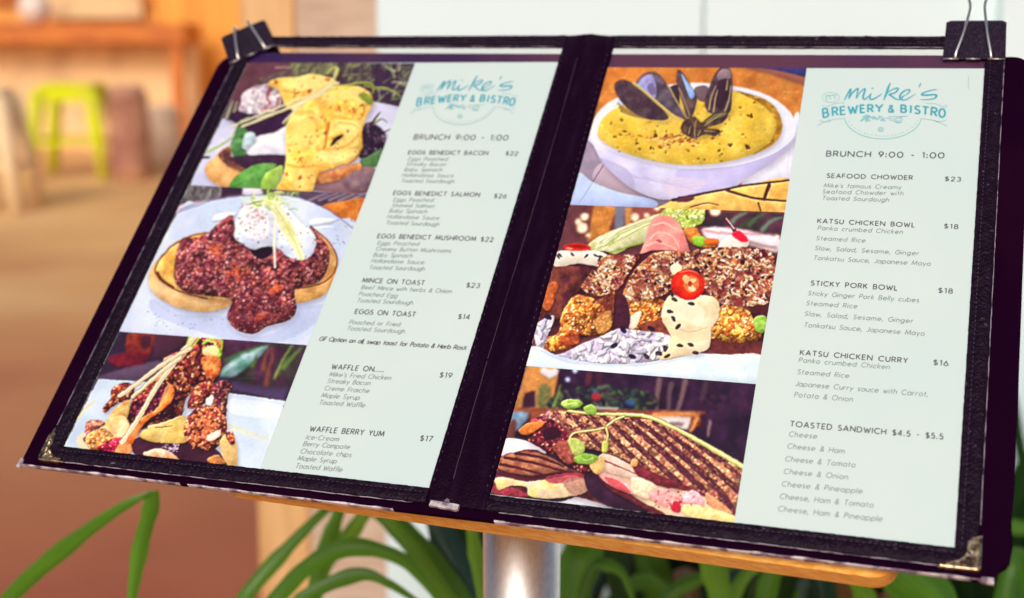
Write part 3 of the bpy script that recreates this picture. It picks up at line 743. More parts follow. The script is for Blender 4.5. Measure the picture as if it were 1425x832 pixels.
def paint_waffle():
    p = Paint(Q3, (20, 440, 3.466))
    F_, L_ = p.fill, p.line
    F_([0, 40, 1500, 40, 1500, 900, 0, 900], (60, 40, 66), False, n=.25, sc=60)
    F_([545, 80, 690, 85, 655, 185, 535, 180], (150, 66, 44), False, n=.25, sc=40, c2=(120, 44, 44)); F_([620, 100, 660, 100, 650, 150, 615, 150], (70, 30, 50), True)
    F_([455, 205, 540, 175, 650, 185, 600, 240, 500, 245], (112, 30, 48), True, n=.3, sc=30)
    F_([690, 90, 840, 95, 760, 180, 680, 200], (76, 44, 62), True)
    F_([410, 290, 560, 245, 720, 220, 720, 320, 400, 305], (92, 74, 98), True, n=.1, sc=40)
    F_([980, 290, 1330, 340, 1300, 410, 980, 340], (84, 68, 104), False)
    F_([990, 100, 1420, 135, 1370, 330, 1000, 290], (62, 56, 56), True, n=.3, sc=50, c2=(74, 42, 66))
    F_([985, 285, 1040, 220, 1120, 175, 1225, 140, 1190, 190, 1110, 260, 1050, 295], (90, 140, 130), True, n=.25, sc=40, c2=(150, 180, 190)); L_([1000, 280, 1090, 210, 1200, 150], 7, (190, 210, 215)); L_([1020, 215, 1100, 175, 1200, 140], 16, (60, 110, 60), 5)
    for q in ([1215, 330, 1230, 250, 1245, 200, 1240, 150], [1270, 280, 1300, 220, 1350, 130], [1200, 260, 1210, 200, 1230, 160], [1300, 250, 1340, 200, 1390, 150], [1150, 240, 1170, 190]):
        L_(q, 24, p.rng.choice([(84, 104, 62), (120, 70, 64), (100, 130, 70)]), 8)
    L_([1255, 300, 1300, 200, 1345, 135], 10, (150, 170, 90), 4)
    p.soften(3)
    F_([405, 303, 570, 312, 760, 330, 1030, 370, 1310, 410, 1180, 760, 230, 645], (212, 228, 244), False, n=.03, sc=150, c2=(196, 214, 238))
    F_([1040, 400, 1290, 430, 1260, 490, 1050, 470], (228, 240, 250), True, al=.6, blur=4)
    L_([1030, 525, 1110, 550, 1225, 595], 9, (220, 208, 164), 5); L_([1030, 545, 1120, 570, 1215, 610], 6, (226, 218, 180), 3)
    L_([300, 500, 350, 440, 390, 410], 12, (226, 216, 176), 6)
    F_([330, 640, 300, 600, 340, 560, 380, 650], (236, 226, 180), True, al=.8)
    cr = p.crumb
    mid = [(166, 86, 60), (140, 60, 52), (196, 116, 76), (112, 40, 46), (90, 30, 46)]
    lt = [(226, 160, 116), (206, 132, 96), (236, 186, 146)]
    cr([870, 108, 940, 96, 1005, 130, 1000, 200, 998, 260, 955, 320, 900, 330, 830, 400, 800, 490, 700, 520, 560, 560, 520, 540, 560, 430, 600, 360, 700, 290, 730, 200, 800, 170, 850, 150], (116, 46, 48), (66, 22, 42), mid, lt, 420, 17)
    F_([725, 200, 790, 180, 840, 160, 800, 220, 730, 225], (222, 176, 140), True, n=.12, sc=30)
    F_([910, 160, 960, 140, 995, 160, 985, 200, 920, 190], (232, 206, 150), True, n=.1, sc=30); F_([905, 200, 985, 195, 998, 250, 960, 310, 915, 260], (178, 86, 48), True, n=.3, sc=24, c2=(216, 140, 80)); L_([890, 120, 900, 160, 885, 200], 22, (70, 20, 40), 10)
    cr([475, 345, 540, 320, 580, 345, 560, 400, 500, 420, 440, 465, 428, 440, 465, 400], (120, 56, 54), (70, 26, 44), mid, lt, 90, 13)
    cr([560, 430, 640, 380, 740, 330, 800, 380, 760, 470, 640, 520, 560, 560, 530, 520], (92, 30, 48), (50, 16, 42), [(120, 44, 56), (84, 24, 52), (140, 60, 60)], [(196, 130, 136), (220, 180, 180)], 90, 13)
    cr([835, 440, 860, 360, 900, 322, 955, 315, 965, 360, 930, 410, 880, 440], (150, 80, 62), (90, 36, 46), mid, lt, 90, 13)
    cr([965, 330, 1010, 310, 1052, 325, 1030, 390, 1022, 470, 1010, 485, 955, 430], (112, 58, 58), (70, 30, 48), [(140, 84, 80), (96, 44, 52)], [(190, 140, 130)], 60, 12)
    F_([440, 520, 490, 440, 560, 405, 550, 470, 520, 520, 460, 560], (228, 196, 132), True, n=.15, sc=30, c2=(206, 150, 90))
    F_([400, 540, 470, 490, 530, 480, 560, 540, 540, 600, 470, 640, 400, 620], (238, 220, 178), True, n=.1, sc=40, c2=(222, 180, 120))
    cr([340, 560, 350, 510, 400, 500, 440, 520, 380, 560, 350, 600, 335, 600], (206, 130, 110), (150, 70, 70), [(226, 160, 140), (180, 100, 90)], lt, 50, 12)
    cr([345, 590, 380, 555, 440, 545, 480, 580, 470, 640, 420, 660, 370, 645], (216, 142, 80), (180, 96, 56), [(232, 166, 100), (196, 116, 66)], [(246, 206, 150)], 90, 14)
    cr([400, 640, 460, 600, 520, 585, 545, 600, 500, 660, 430, 656], (180, 40, 70), (130, 24, 56), [(206, 60, 90), (160, 36, 60)], [(236, 140, 150), (250, 220, 220)], 50, 9)
    F_([575, 600, 640, 580, 820, 600, 960, 635, 1020, 700, 1040, 730, 640, 680, 570, 650], (70, 34, 54), True, n=.2, sc=40)
    F_([600, 575, 640, 545, 720, 518, 800, 482, 838, 500, 845, 570, 820, 612, 720, 612, 640, 600], (206, 172, 92), True, n=.12, sc=60, c2=(226, 200, 130), rim=((140, 96, 50), 4)); L_([650, 535, 720, 515, 790, 488], 12, (238, 222, 176), 5); L_([680, 540, 760, 530], 4, (120, 90, 50))
    F_([735, 315, 770, 345, 765, 400, 720, 450, 650, 500, 600, 560, 560, 630, 500, 664, 480, 660, 530, 590, 590, 510, 680, 450, 720, 400, 745, 350], (216, 118, 58), True, n=.2, sc=40, c2=(236, 160, 90), rim=((150, 60, 40), 4)); F_([740, 330, 765, 350, 750, 395, 700, 430], (238, 170, 96), True, al=.7)
    F_([490, 650, 560, 620, 565, 660, 510, 668], (222, 150, 100), True, n=.2, sc=20)
    cr([820, 540, 850, 470, 910, 428, 980, 445, 1025, 510, 1015, 590, 960, 645, 890, 640, 830, 600], (136, 64, 48), (84, 30, 42), mid + [(206, 128, 84), (180, 96, 60)], lt + [(244, 206, 170)], 300, 15)
    for k in range(40): p.blob(925 + p.rng.gauss(0, 38), 520 + p.rng.gauss(0, 40), p.rng.uniform(6, 16), p.rng.uniform(4, 9), p.rng.uniform(0, 3), p.rng.choice([(222, 140, 90), (206, 110, 66), (236, 172, 130)]), .8)
    F_([925, 400, 960, 380, 955, 425, 930, 430], (236, 240, 240), True); F_([930, 580, 990, 550, 990, 580, 940, 605], (246, 224, 206), True)
    F_([990, 610, 1040, 560, 1070, 600, 1075, 720, 1030, 725], (218, 184, 126), True, n=.15, sc=40); cr([1020, 570, 1050, 560, 1065, 610, 1045, 620], (130, 56, 54), (80, 30, 44), mid, lt, 20, 9)
    F_([625, 668, 680, 640, 740, 650, 795, 690, 780, 700], (222, 156, 108), True, n=.2, sc=30, c2=(240, 206, 176)); F_([930, 690, 980, 670, 1020, 710, 960, 716], (210, 140, 86), True, n=.2, sc=20)
    for k in range(30): p.blob(760 + p.rng.gauss(0, 26), 640 + p.rng.gauss(0, 16), p.rng.uniform(3, 10), p.rng.uniform(2, 4), p.rng.uniform(-.8, .8), (206, 190, 214), .85)
    F_([440, 640, 250, 590, 250, 640], (212, 228, 244), False, al=0)
    for pts, w in (([520, 608, 600, 490, 680, 350, 760, 240, 830, 150, 870, 100], 21), ([508, 385, 600, 320, 720, 230, 850, 155], 17), ([572, 388, 640, 330, 720, 260, 800, 200], 15)):
        L_(pts, w + 5, (150, 110, 84)); L_(pts, w, (238, 230, 204)); L_([(v + 4 if i % 2 == 0 else v) for i, v in enumerate(pts)], w * .25, (206, 196, 150))
    L_([835, 130, 850, 100, 880, 90, 885, 115, 850, 150], 12, (178, 196, 96), 7); L_([910, 135, 950, 112, 1000, 115, 1000, 150, 980, 195], 12, (158, 186, 70), 6); L_([925, 120, 970, 130, 985, 170], 8, (206, 216, 130), 4)
    L_([985, 150, 1000, 180, 985, 205], 9, (110, 150, 50))
    return p

def paint_chowder():
    p = Paint(Q4, (790, 70, 3.618))
    F_, L_ = p.fill, p.line
    F_([-50, 0, 1300, 0, 1300, 900, -50, 900], (204, 138, 72), False, n=.08, sc=60, c2=(188, 118, 58))
    for k in range(60):
        y = p.rng.uniform(60, 420); x = p.rng.uniform(50, 1150)
        L_([x, y, x + 90, y + p.rng.uniform(4, 18), x + 220, y + p.rng.uniform(16, 40)], p.rng.uniform(2, 7), p.rng.choice([(190, 116, 56), (216, 152, 86), (176, 104, 52)]), 1, al=.6)
    F_([860, 80, 1230, 85, 1230, 140, 1190, 135, 1040, 100], (62, 58, 112), True, n=.2, sc=40); F_([880, 84, 1060, 105, 1190, 140, 1195, 175, 1000, 115], (150, 96, 84), True, al=.9)
    F_([180, 130, 240, 120, 170, 240, 130, 260], (190, 110, 50), True, al=.5)
    p.soften(2)
    F_([60, 480, 120, 440, 260, 560, 480, 740, 480, 780, 60, 800, 10, 790, 60, 620], (150, 138, 160), True, n=.08, sc=60)
    F_([130, 660, 200, 560, 420, 700, 420, 745, 330, 745], (172, 156, 172), True); L_([180, 580, 130, 660, 60, 770], 5, (110, 90, 120))
    F_([20, 790, 50, 620, 130, 665, 260, 715, 440, 755, 400, 800], (176, 194, 236), True, n=.05, sc=60); L_([125, 668, 60, 770], 4, (150, 160, 200))
    F_([880, 680, 960, 600, 1130, 480, 1160, 640, 1100, 660], (220, 224, 242), True, n=.04, sc=60); F_([1140, 340, 1170, 350, 1130, 620, 1110, 620], (216, 222, 244), True)
    m = F_([112, 430, 130, 480, 175, 560, 250, 640, 340, 705, 450, 748, 560, 750, 700, 730, 820, 700, 930, 630, 1060, 545, 1130, 470, 1150, 380, 900, 400, 400, 420], (192, 192, 228), True, n=.05, sc=90, c2=(206, 206, 236))
    F_([560, 600, 800, 590, 1000, 530, 1120, 450, 1060, 540, 900, 640, 700, 720, 560, 740], (176, 172, 220), True, al=.6, blur=6)
    F_([150, 540, 300, 600, 340, 700, 260, 650], (168, 164, 200), True, al=.6, blur=4); F_([480, 660, 560, 640, 700, 660, 620, 720, 500, 730], (206, 196, 216), True, al=.7, blur=4)
    for k in range(5): L_([200 + k * 90, 590 + k * 22, 330 + k * 80, 640 + k * 16, 520 + k * 60, 650 + k * 10], 4, (170, 166, 206), 2, al=.6)
    F_([112, 430, 150, 320, 240, 245, 400, 190, 640, 165, 860, 185, 1000, 225, 1100, 290, 1150, 370, 1130, 450, 1040, 520, 900, 570, 760, 592, 600, 598, 430, 575, 280, 530, 160, 480], (222, 228, 248), True, n=.03, sc=60, rim=((150, 150, 190), 4))
    m = F_([152, 410, 180, 340, 260, 285, 420, 225, 640, 200, 850, 205, 1000, 255, 1060, 320, 1072, 400, 1030, 470, 930, 525, 780, 565, 600, 578, 420, 555, 260, 505, 170, 455], (204, 174, 68), True, n=.05, sc=90, c2=(218, 192, 92))
    F_([850, 205, 1000, 250, 1066, 320, 1080, 400, 1040, 470, 930, 528, 1010, 470, 1050, 400, 1040, 340, 970, 270], (150, 112, 38), True, n=.2, sc=30, c2=(170, 130, 50), blur=3)
    p.dots(m, 300, (4, 16), [(220, 194, 96), (192, 160, 58), (230, 208, 120)], (.25, .6), (.1, .5), .45)
    p.dots(m, 70, (3, 9), [(120, 96, 34), (100, 90, 40), (150, 110, 40)], (.3, .7))
    for k in range(80): p.blob(530 + p.rng.gauss(0, 80), 455 + p.rng.gauss(0, 26), p.rng.uniform(4, 15), p.rng.uniform(3, 8), p.rng.uniform(-.5, .5), p.rng.choice([(206, 140, 70), (230, 196, 130), (150, 84, 44), (186, 120, 60)]), .85)
    for x, y, r in ((445, 432, 16), (425, 492, 12), (920, 330, 16), (940, 265, 8), (660, 546, 6), (290, 408, 10), (240, 436, 9), (350, 470, 10), (820, 480, 14), (900, 490, 20), (260, 512, 5)):
        for k in range(4): p.blob(x + p.rng.uniform(-r, r) * .7, y + p.rng.uniform(-r, r) * .4, r * .6, r * .35, p.rng.uniform(0, 2), (96, 54, 36), .85)
    def mussel(o, col, c2, rim=(40, 30, 36)): return F_(o, col, True, n=.18, sc=40, c2=c2, rim=(rim, 4))
    F_([510, 190, 560, 180, 560, 300, 530, 230], (62, 46, 56), True); F_([640, 190, 700, 180, 720, 230, 690, 260, 650, 240], (110, 92, 100), True)
    mussel([342, 185, 365, 135, 410, 110, 455, 118, 495, 165, 525, 225, 570, 290, 606, 350, 560, 335, 480, 290, 400, 240], (104, 92, 108), (84, 72, 84))
    F_([352, 180, 385, 135, 425, 125, 445, 180, 440, 245, 400, 225], (136, 150, 214), True, n=.12, sc=30, c2=(150, 146, 190)); F_([400, 185, 430, 165, 445, 215, 420, 225], (90, 72, 110), True, al=.6)
    L_([505, 175, 540, 240, 600, 345], 8, (176, 158, 120), 4)
    mussel([235, 185, 250, 158, 285, 150, 330, 168, 390, 215, 450, 270, 510, 342, 440, 352, 380, 340, 310, 300, 260, 245], (88, 70, 78), (70, 52, 64))
    L_([335, 168, 400, 220, 470, 280, 560, 352], 16, (196, 180, 116), 9); L_([330, 172, 400, 228, 480, 300], 5, (120, 104, 70)); F_([250, 260, 300, 300, 400, 345, 330, 335, 270, 310], (110, 84, 60), True, al=.6)
    L_([230, 285, 255, 280], 8, (230, 220, 140))
    mussel([556, 100, 582, 118, 620, 180, 650, 240, 640, 300, 625, 335, 600, 330, 580, 270, 560, 200, 548, 150], (80, 64, 74), (104, 84, 84)); F_([572, 118, 610, 170, 640, 222, 620, 245, 596, 190], (140, 168, 220), True, n=.1, sc=30); L_([560, 190, 590, 260, 615, 330], 6, (150, 130, 100))
    mussel([690, 270, 712, 190, 740, 125, 775, 88, 812, 92, 828, 130, 828, 230, 818, 310, 770, 320, 715, 315], (90, 72, 78), (66, 48, 60))
    F_([755, 120, 780, 95, 815, 100, 822, 140, 760, 150], (140, 120, 130), True, n=.15, sc=30); F_([760, 160, 810, 150, 800, 240, 770, 300, 750, 260], (62, 40, 56), True)
    for q in ([712, 300, 722, 240, 745, 180], [735, 312, 742, 250, 756, 200], [790, 310, 812, 250, 822, 180], [800, 200, 806, 150]): L_(q, 7, (176, 154, 122), 4)
    m = F_([570, 395, 590, 355, 640, 335, 672, 365, 700, 345, 760, 310, 808, 318, 780, 365, 700, 392, 765, 402, 745, 432, 690, 425, 640, 445, 600, 430], (100, 80, 60), True, n=.3, sc=25, c2=(70, 52, 56), rim=((56, 40, 46), 5))
    for q in ([640, 440, 640, 390, 650, 350], [610, 420, 620, 380], [690, 380, 740, 345, 795, 325], [700, 370, 760, 330, 790, 318], [690, 405, 740, 410], [655, 430, 672, 400]): L_(q, 6, (160, 140, 104), 3)
    L_([700, 360, 750, 325, 800, 318], 6, (120, 140, 90), 3)
    F_([420, 830, 480, 780, 600, 735, 760, 700, 900, 680, 1120, 650, 1110, 830], (216, 172, 92), True, n=.12, sc=50, c2=(228, 192, 118))
    for q, w in (([560, 745, 620, 735, 700, 718, 800, 700, 900, 680, 1120, 655], 14), ([800, 705, 880, 730, 960, 748, 1100, 760], 14), ([1015, 680, 1000, 720, 990, 752], 20), ([530, 755, 620, 745], 18), ([960, 770, 975, 815], 10), ([620, 790, 700, 770, 760, 780], 6)): L_(q, w, (78, 38, 48), w * .7)
    F_([540, 760, 600, 735, 640, 745, 600, 765], (90, 50, 56), True)
    return p

def paint_katsu():
    p = Paint(Q5, (730, 270, 3.2))
    F_, L_ = p.fill, p.line
    F_([-50, 0, 1300, 0, 1300, 900, -50, 900], (106, 62, 70), False, n=.2, sc=60)
    F_([310, 45, 412, 55, 372, 190, 280, 215], (192, 130, 68), False, n=.1, sc=40); F_([280, 60, 310, 55, 270, 200, 250, 200], (120, 66, 58), False)
    F_([405, 55, 450, 58, 440, 150, 400, 160], (120, 120, 140), False, n=.1, sc=30); F_([460, 58, 620, 66, 560, 130, 470, 150], (140, 78, 72), True); F_([450, 60, 480, 60, 470, 150, 450, 150], (206, 150, 90), False)
    F_([780, 80, 1170, 90, 1150, 200, 800, 160], (84, 50, 66), False, n=.3, sc=50, c2=(60, 50, 56))
    for q in ([920, 130, 950, 100, 990, 85], [1000, 140, 1030, 110, 1070, 90], [1060, 160, 1100, 120, 1150, 105], [960, 150, 1000, 110]): L_(q, 22, p.rng.choice([(76, 96, 70), (110, 128, 112), (60, 76, 56)]), 8)
    for x, y, r in ((268, 102, 16), (240, 126, 13), (257, 152, 22), (492, 105, 17), (545, 96, 11), (850, 76, 21), (285, 185, 10), (590, 62, 12), (1125, 190, 10)):
        p.blob(x, y, r * 1.25, r * 1.15, 0, (222, 168, 110), .8); p.blob(x, y, r, r, 0, (248, 240, 222))
    F_([790, 160, 900, 150, 1130, 195, 1125, 260, 1000, 230, 860, 230], (226, 214, 224), True, n=.06, sc=40); L_([800, 165, 900, 175, 1130, 180], 6, (150, 90, 100)); L_([1000, 215, 1060, 230, 1120, 240], 12, (150, 130, 130))
    p.soften(3)
    m = F_([285, 240, 300, 210, 400, 160, 520, 115, 610, 85, 650, 95, 580, 150, 540, 215, 480, 230, 400, 270, 340, 262], (212, 214, 180), True, n=.08, sc=30, c2=(190, 196, 140))
    for k in range(26):
        o = p.rng.uniform(-28, 28); L_([300 + p.rng.uniform(0, 90), 232 + o * .8, 430, 180 + o, 540, 130 + o * .6, 620 + p.rng.uniform(0, 70), 90 + o * .4], p.rng.uniform(4, 9), p.rng.choice([(230, 230, 206), (200, 206, 150), (236, 234, 200), (170, 182, 120)]), 3)
    L_([370, 265, 450, 240, 530, 215], 12, (140, 160, 80), 6)
    m = F_([600, 110, 640, 60, 700, 45, 780, 50, 805, 75, 790, 130, 720, 155, 680, 140], (160, 186, 84), True, n=.3, sc=24, c2=(206, 216, 130)); p.dots(m, 50, (5, 14), [(206, 222, 120), (120, 150, 60), (226, 232, 170)], (.3, .6))
    for k in range(16): L_([600 + k * 12, 95, 625 + k * 12, 70, 640 + k * 12, 50], 5, p.rng.choice([(196, 206, 110), (150, 170, 80), (222, 222, 170)]), 3)
    F_([705, 165, 760, 150, 790, 190, 860, 205, 850, 235, 760, 230], (190, 120, 60), True, n=.25, sc=24); F_([745, 195, 800, 190, 815, 220, 770, 235], (130, 180, 60), True); F_([800, 200, 860, 202, 855, 222, 810, 222], (226, 120, 50), True)
    m = F_([505, 300, 525, 240, 545, 190, 560, 130, 590, 100, 640, 98, 690, 135, 715, 190, 735, 275, 660, 265, 580, 270], (232, 164, 156), True, n=.08, sc=50, c2=(222, 140, 136), rim=((190, 100, 100), 4))
    for q in ([560, 200, 600, 170, 660, 190, 690, 240], [545, 230, 600, 215, 680, 250], [570, 140, 620, 130, 680, 160]): L_(q, 10, (244, 192, 180), 4)
    p.blob(600, 210, 14, 6, .3, (180, 90, 100))
    base = F_([100, 350, 140, 310, 250, 300, 340, 255, 420, 275, 500, 270, 600, 250, 740, 260, 800, 250, 1110, 270, 1090, 480, 1075, 690, 950, 720, 820, 690, 640, 640, 450, 600, 370, 610, 240, 650, 90, 700, 60, 560], (92, 44, 48), True, n=.2, sc=40, c2=(70, 28, 46))
    F_([140, 265, 200, 250, 330, 255, 372, 285, 330, 320, 240, 310, 135, 325], (226, 218, 206), True, n=.08, sc=30); F_([860, 240, 900, 190, 960, 175, 1000, 220, 960, 255, 880, 255], (232, 222, 214), True, n=.06, sc=30)
    for k in range(7): p.blob(p.rng.uniform(150, 340), p.rng.uniform(265, 310), 12, 5, p.rng.uniform(0, 3), (40, 24, 36))
    p.blob(235, 238, 60, 18, .02, (206, 44, 32)); p.blob(237, 234, 42, 8, .02, (160, 30, 30)); p.blob(200, 243, 16, 5, 0, (240, 150, 130))
    L_([895, 112, 925, 145, 940, 175], 20, (96, 20, 44), 14); L_([900, 110, 935, 155], 5, (230, 220, 220)); F_([925, 175, 960, 165, 995, 205, 975, 215, 935, 195], (216, 36, 66), True)
    F_([95, 350, 180, 320, 290, 345, 250, 420, 200, 500, 150, 560, 70, 540, 90, 430], (82, 40, 48), True, n=.25, sc=40, c2=(120, 66, 56)); m = F_([75, 480, 110, 400, 150, 405, 110, 520], (176, 96, 56), True, n=.3, sc=20)
    cr = p.crumb
    gm = [(202, 128, 58), (184, 104, 48), (222, 156, 80), (158, 84, 44)]; gl = [(242, 196, 126), (234, 178, 104), (250, 220, 166)]
    cr([205, 470, 250, 450, 330, 470, 392, 430, 400, 480, 385, 600, 330, 632, 245, 630, 240, 670, 190, 690, 110, 712, 78, 690, 80, 645, 150, 620, 165, 540], (206, 138, 64), (150, 80, 40), gm, gl, 330, 15)
    F_([300, 480, 395, 440, 390, 560, 350, 500], (110, 48, 52), True, n=.3, sc=24, al=.7); F_([320, 560, 380, 520, 382, 595, 330, 625], (226, 178, 110), True, al=.6, n=.15, sc=24); F_([150, 640, 220, 620, 245, 650, 180, 680], (170, 70, 50), True, al=.6, n=.2, sc=20)
    cr([445, 470, 520, 460, 610, 470, 640, 520, 640, 615, 560, 620, 480, 600, 450, 540], (214, 148, 74), (160, 84, 44), gm, gl, 200, 14); F_([520, 580, 640, 560, 640, 640, 540, 620], (130, 66, 56), True, n=.3, sc=24, al=.9)
    F_([455, 560, 520, 520, 500, 590, 470, 600], (246, 230, 206), True)
    F_([830, 640, 940, 655, 1050, 655, 1050, 720, 900, 712, 830, 690], (112, 56, 58), True, n=.25, sc=30)
    cr([868, 510, 930, 480, 985, 500, 1020, 560, 1055, 640, 960, 662, 835, 645, 835, 590], (226, 164, 70), (170, 96, 40), gm + [(236, 180, 80)], gl, 280, 15)
    m = F_([255, 420, 290, 360, 350, 285, 430, 270, 510, 280, 470, 340, 420, 420, 330, 455], (124, 58, 50), True, n=.3, sc=30, c2=(160, 92, 58)); top1 = m
    m = F_([440, 470, 470, 370, 540, 290, 620, 255, 760, 270, 800, 330, 700, 350, 640, 440, 540, 470], (190, 122, 68), True, n=.35, sc=36, c2=(128, 62, 52)); top2 = m
    m = F_([740, 260, 860, 240, 1000, 240, 1110, 275, 1095, 470, 1000, 500, 880, 490, 800, 420, 780, 330], (168, 100, 64), True, n=.3, sc=40, c2=(112, 50, 52)); top3 = m
    F_([800, 280, 870, 250, 960, 260, 900, 310, 820, 320], (222, 186, 120), True, al=.8, n=.2, sc=24); F_([940, 430, 1090, 440, 1080, 520, 990, 520], (96, 44, 52), True, al=.8, n=.2, sc=24)
    for mm, k in ((top1, 170), (top2, 330), (top3, 420)):
        p.dots(mm, k // 2, (10, 22), [(110, 44, 52), (84, 30, 48), (150, 74, 52), (176, 104, 62), (206, 146, 84)], (.4, .8), None, .8)
        p.dots(mm, k * 5 // 4, (5, 12), [(232, 206, 172), (214, 172, 130), (242, 230, 212), (226, 196, 166), (186, 112, 80)], (.3, .55), (.5, .7))
        p.dots(mm, k // 12, (6, 10), [(50, 26, 42)], (.4, .55))
        p.dots(mm, k // 14, (14, 30), [(106, 40, 50), (132, 58, 52)], (.4, .8), None, .55)
    F_([650, 320, 690, 310, 700, 350, 660, 360], (240, 228, 200), True)
    F_([400, 560, 440, 450, 470, 530, 460, 600, 400, 610], (70, 34, 52), True, n=.2, sc=30)
    rice = F_([45, 600, 80, 560, 135, 545, 100, 640, 90, 700, 150, 715, 260, 665, 350, 630, 420, 600, 520, 610, 645, 630, 660, 700, 600, 745, 450, 755, 300, 748, 150, 725, 60, 690], (196, 186, 212), True, n=.12, sc=40, c2=(168, 156, 186))
    p.dots(rice, 150, (14, 30), [(228, 228, 244), (214, 212, 234), (196, 190, 216), (240, 242, 250), (204, 202, 228)], (.3, .45))
    for x, y, a in ((400, 675, -.5), (480, 725, .3), (545, 725, .8), (600, 710, .1), (630, 690, 1), (105, 550, .3), (120, 710, .1), (630, 725, .3), (565, 600, .4), (440, 605, .9)): p.blob(x, y, 18, 10, a, (40, 34, 60))
    F_([10, 695, 60, 680, 150, 722, 300, 750, 450, 757, 620, 740, 760, 712, 900, 715, 1060, 722, 1055, 850, 0, 790], (206, 226, 242), True, n=.03, sc=80, c2=(218, 236, 246))
    F_([60, 690, 200, 735, 420, 757, 620, 745, 500, 770, 200, 755], (176, 190, 220), True, al=.6, blur=3)
    m = F_([610, 530, 625, 480, 655, 450, 720, 470, 800, 450, 850, 465, 870, 500, 860, 560, 832, 600, 825, 680, 770, 712, 700, 722, 640, 735, 600, 730, 650, 650, 635, 600, 615, 570], (236, 226, 196), True, n=.05, sc=60, c2=(222, 206, 170), rim=((170, 140, 116), 4))
    F_([640, 500, 740, 480, 800, 520, 780, 580, 700, 560, 650, 560], (246, 240, 220), True, al=.6, blur=4); F_([680, 600, 790, 590, 822, 640, 760, 660, 700, 650], (214, 196, 160), True, al=.5, blur=4); L_([690, 600, 740, 615, 820, 590], 6, (206, 186, 150), 3)
    for x, y, a in ((648, 523, .3), (663, 556, .9), (684, 591, 2.3), (742, 489, .1), (740, 671, .4), (694, 675, .1), (630, 690, 2.2), (762, 708, .1), (600, 712, .3), (635, 722, -.4), (668, 470, .6), (655, 445, 1.0), (545, 725, .8)): p.blob(x + 2, y + 3, 16, 8, a, (206, 186, 150), .7); p.blob(x, y, 15, 7.5, a, (52, 36, 48)); p.blob(x - 3, y - 2, 6, 2, a, (120, 104, 116), .7)
    p.blob(728, 405, 76, 68, .2, (222, 44, 26)); p.blob(735, 400, 60, 50, .2, (236, 70, 40), .6); p.blob(744, 402, 34, 38, .2, (226, 130, 80)); p.blob(720, 380, 20, 14, 1, (244, 196, 140)); p.blob(745, 420, 17, 12, .5, (250, 224, 180)); p.blob(750, 385, 14, 10, .1, (250, 214, 160)); p.blob(738, 402, 9, 14, 0, (180, 60, 40)); L_([660, 420, 690, 455, 740, 470, 790, 440], 9, (170, 24, 30), 5); L_([690, 350, 740, 342, 780, 362], 7, (250, 120, 90), 3)
    p.fill([1020, 560, 1045, 542, 1075, 548, 1085, 590, 1060, 620, 1030, 608], (128, 172, 72), True, n=.1, sc=20, c2=(160, 196, 100)); p.blob(808, 326, 9, 9, 0, (40, 24, 30))
    return p

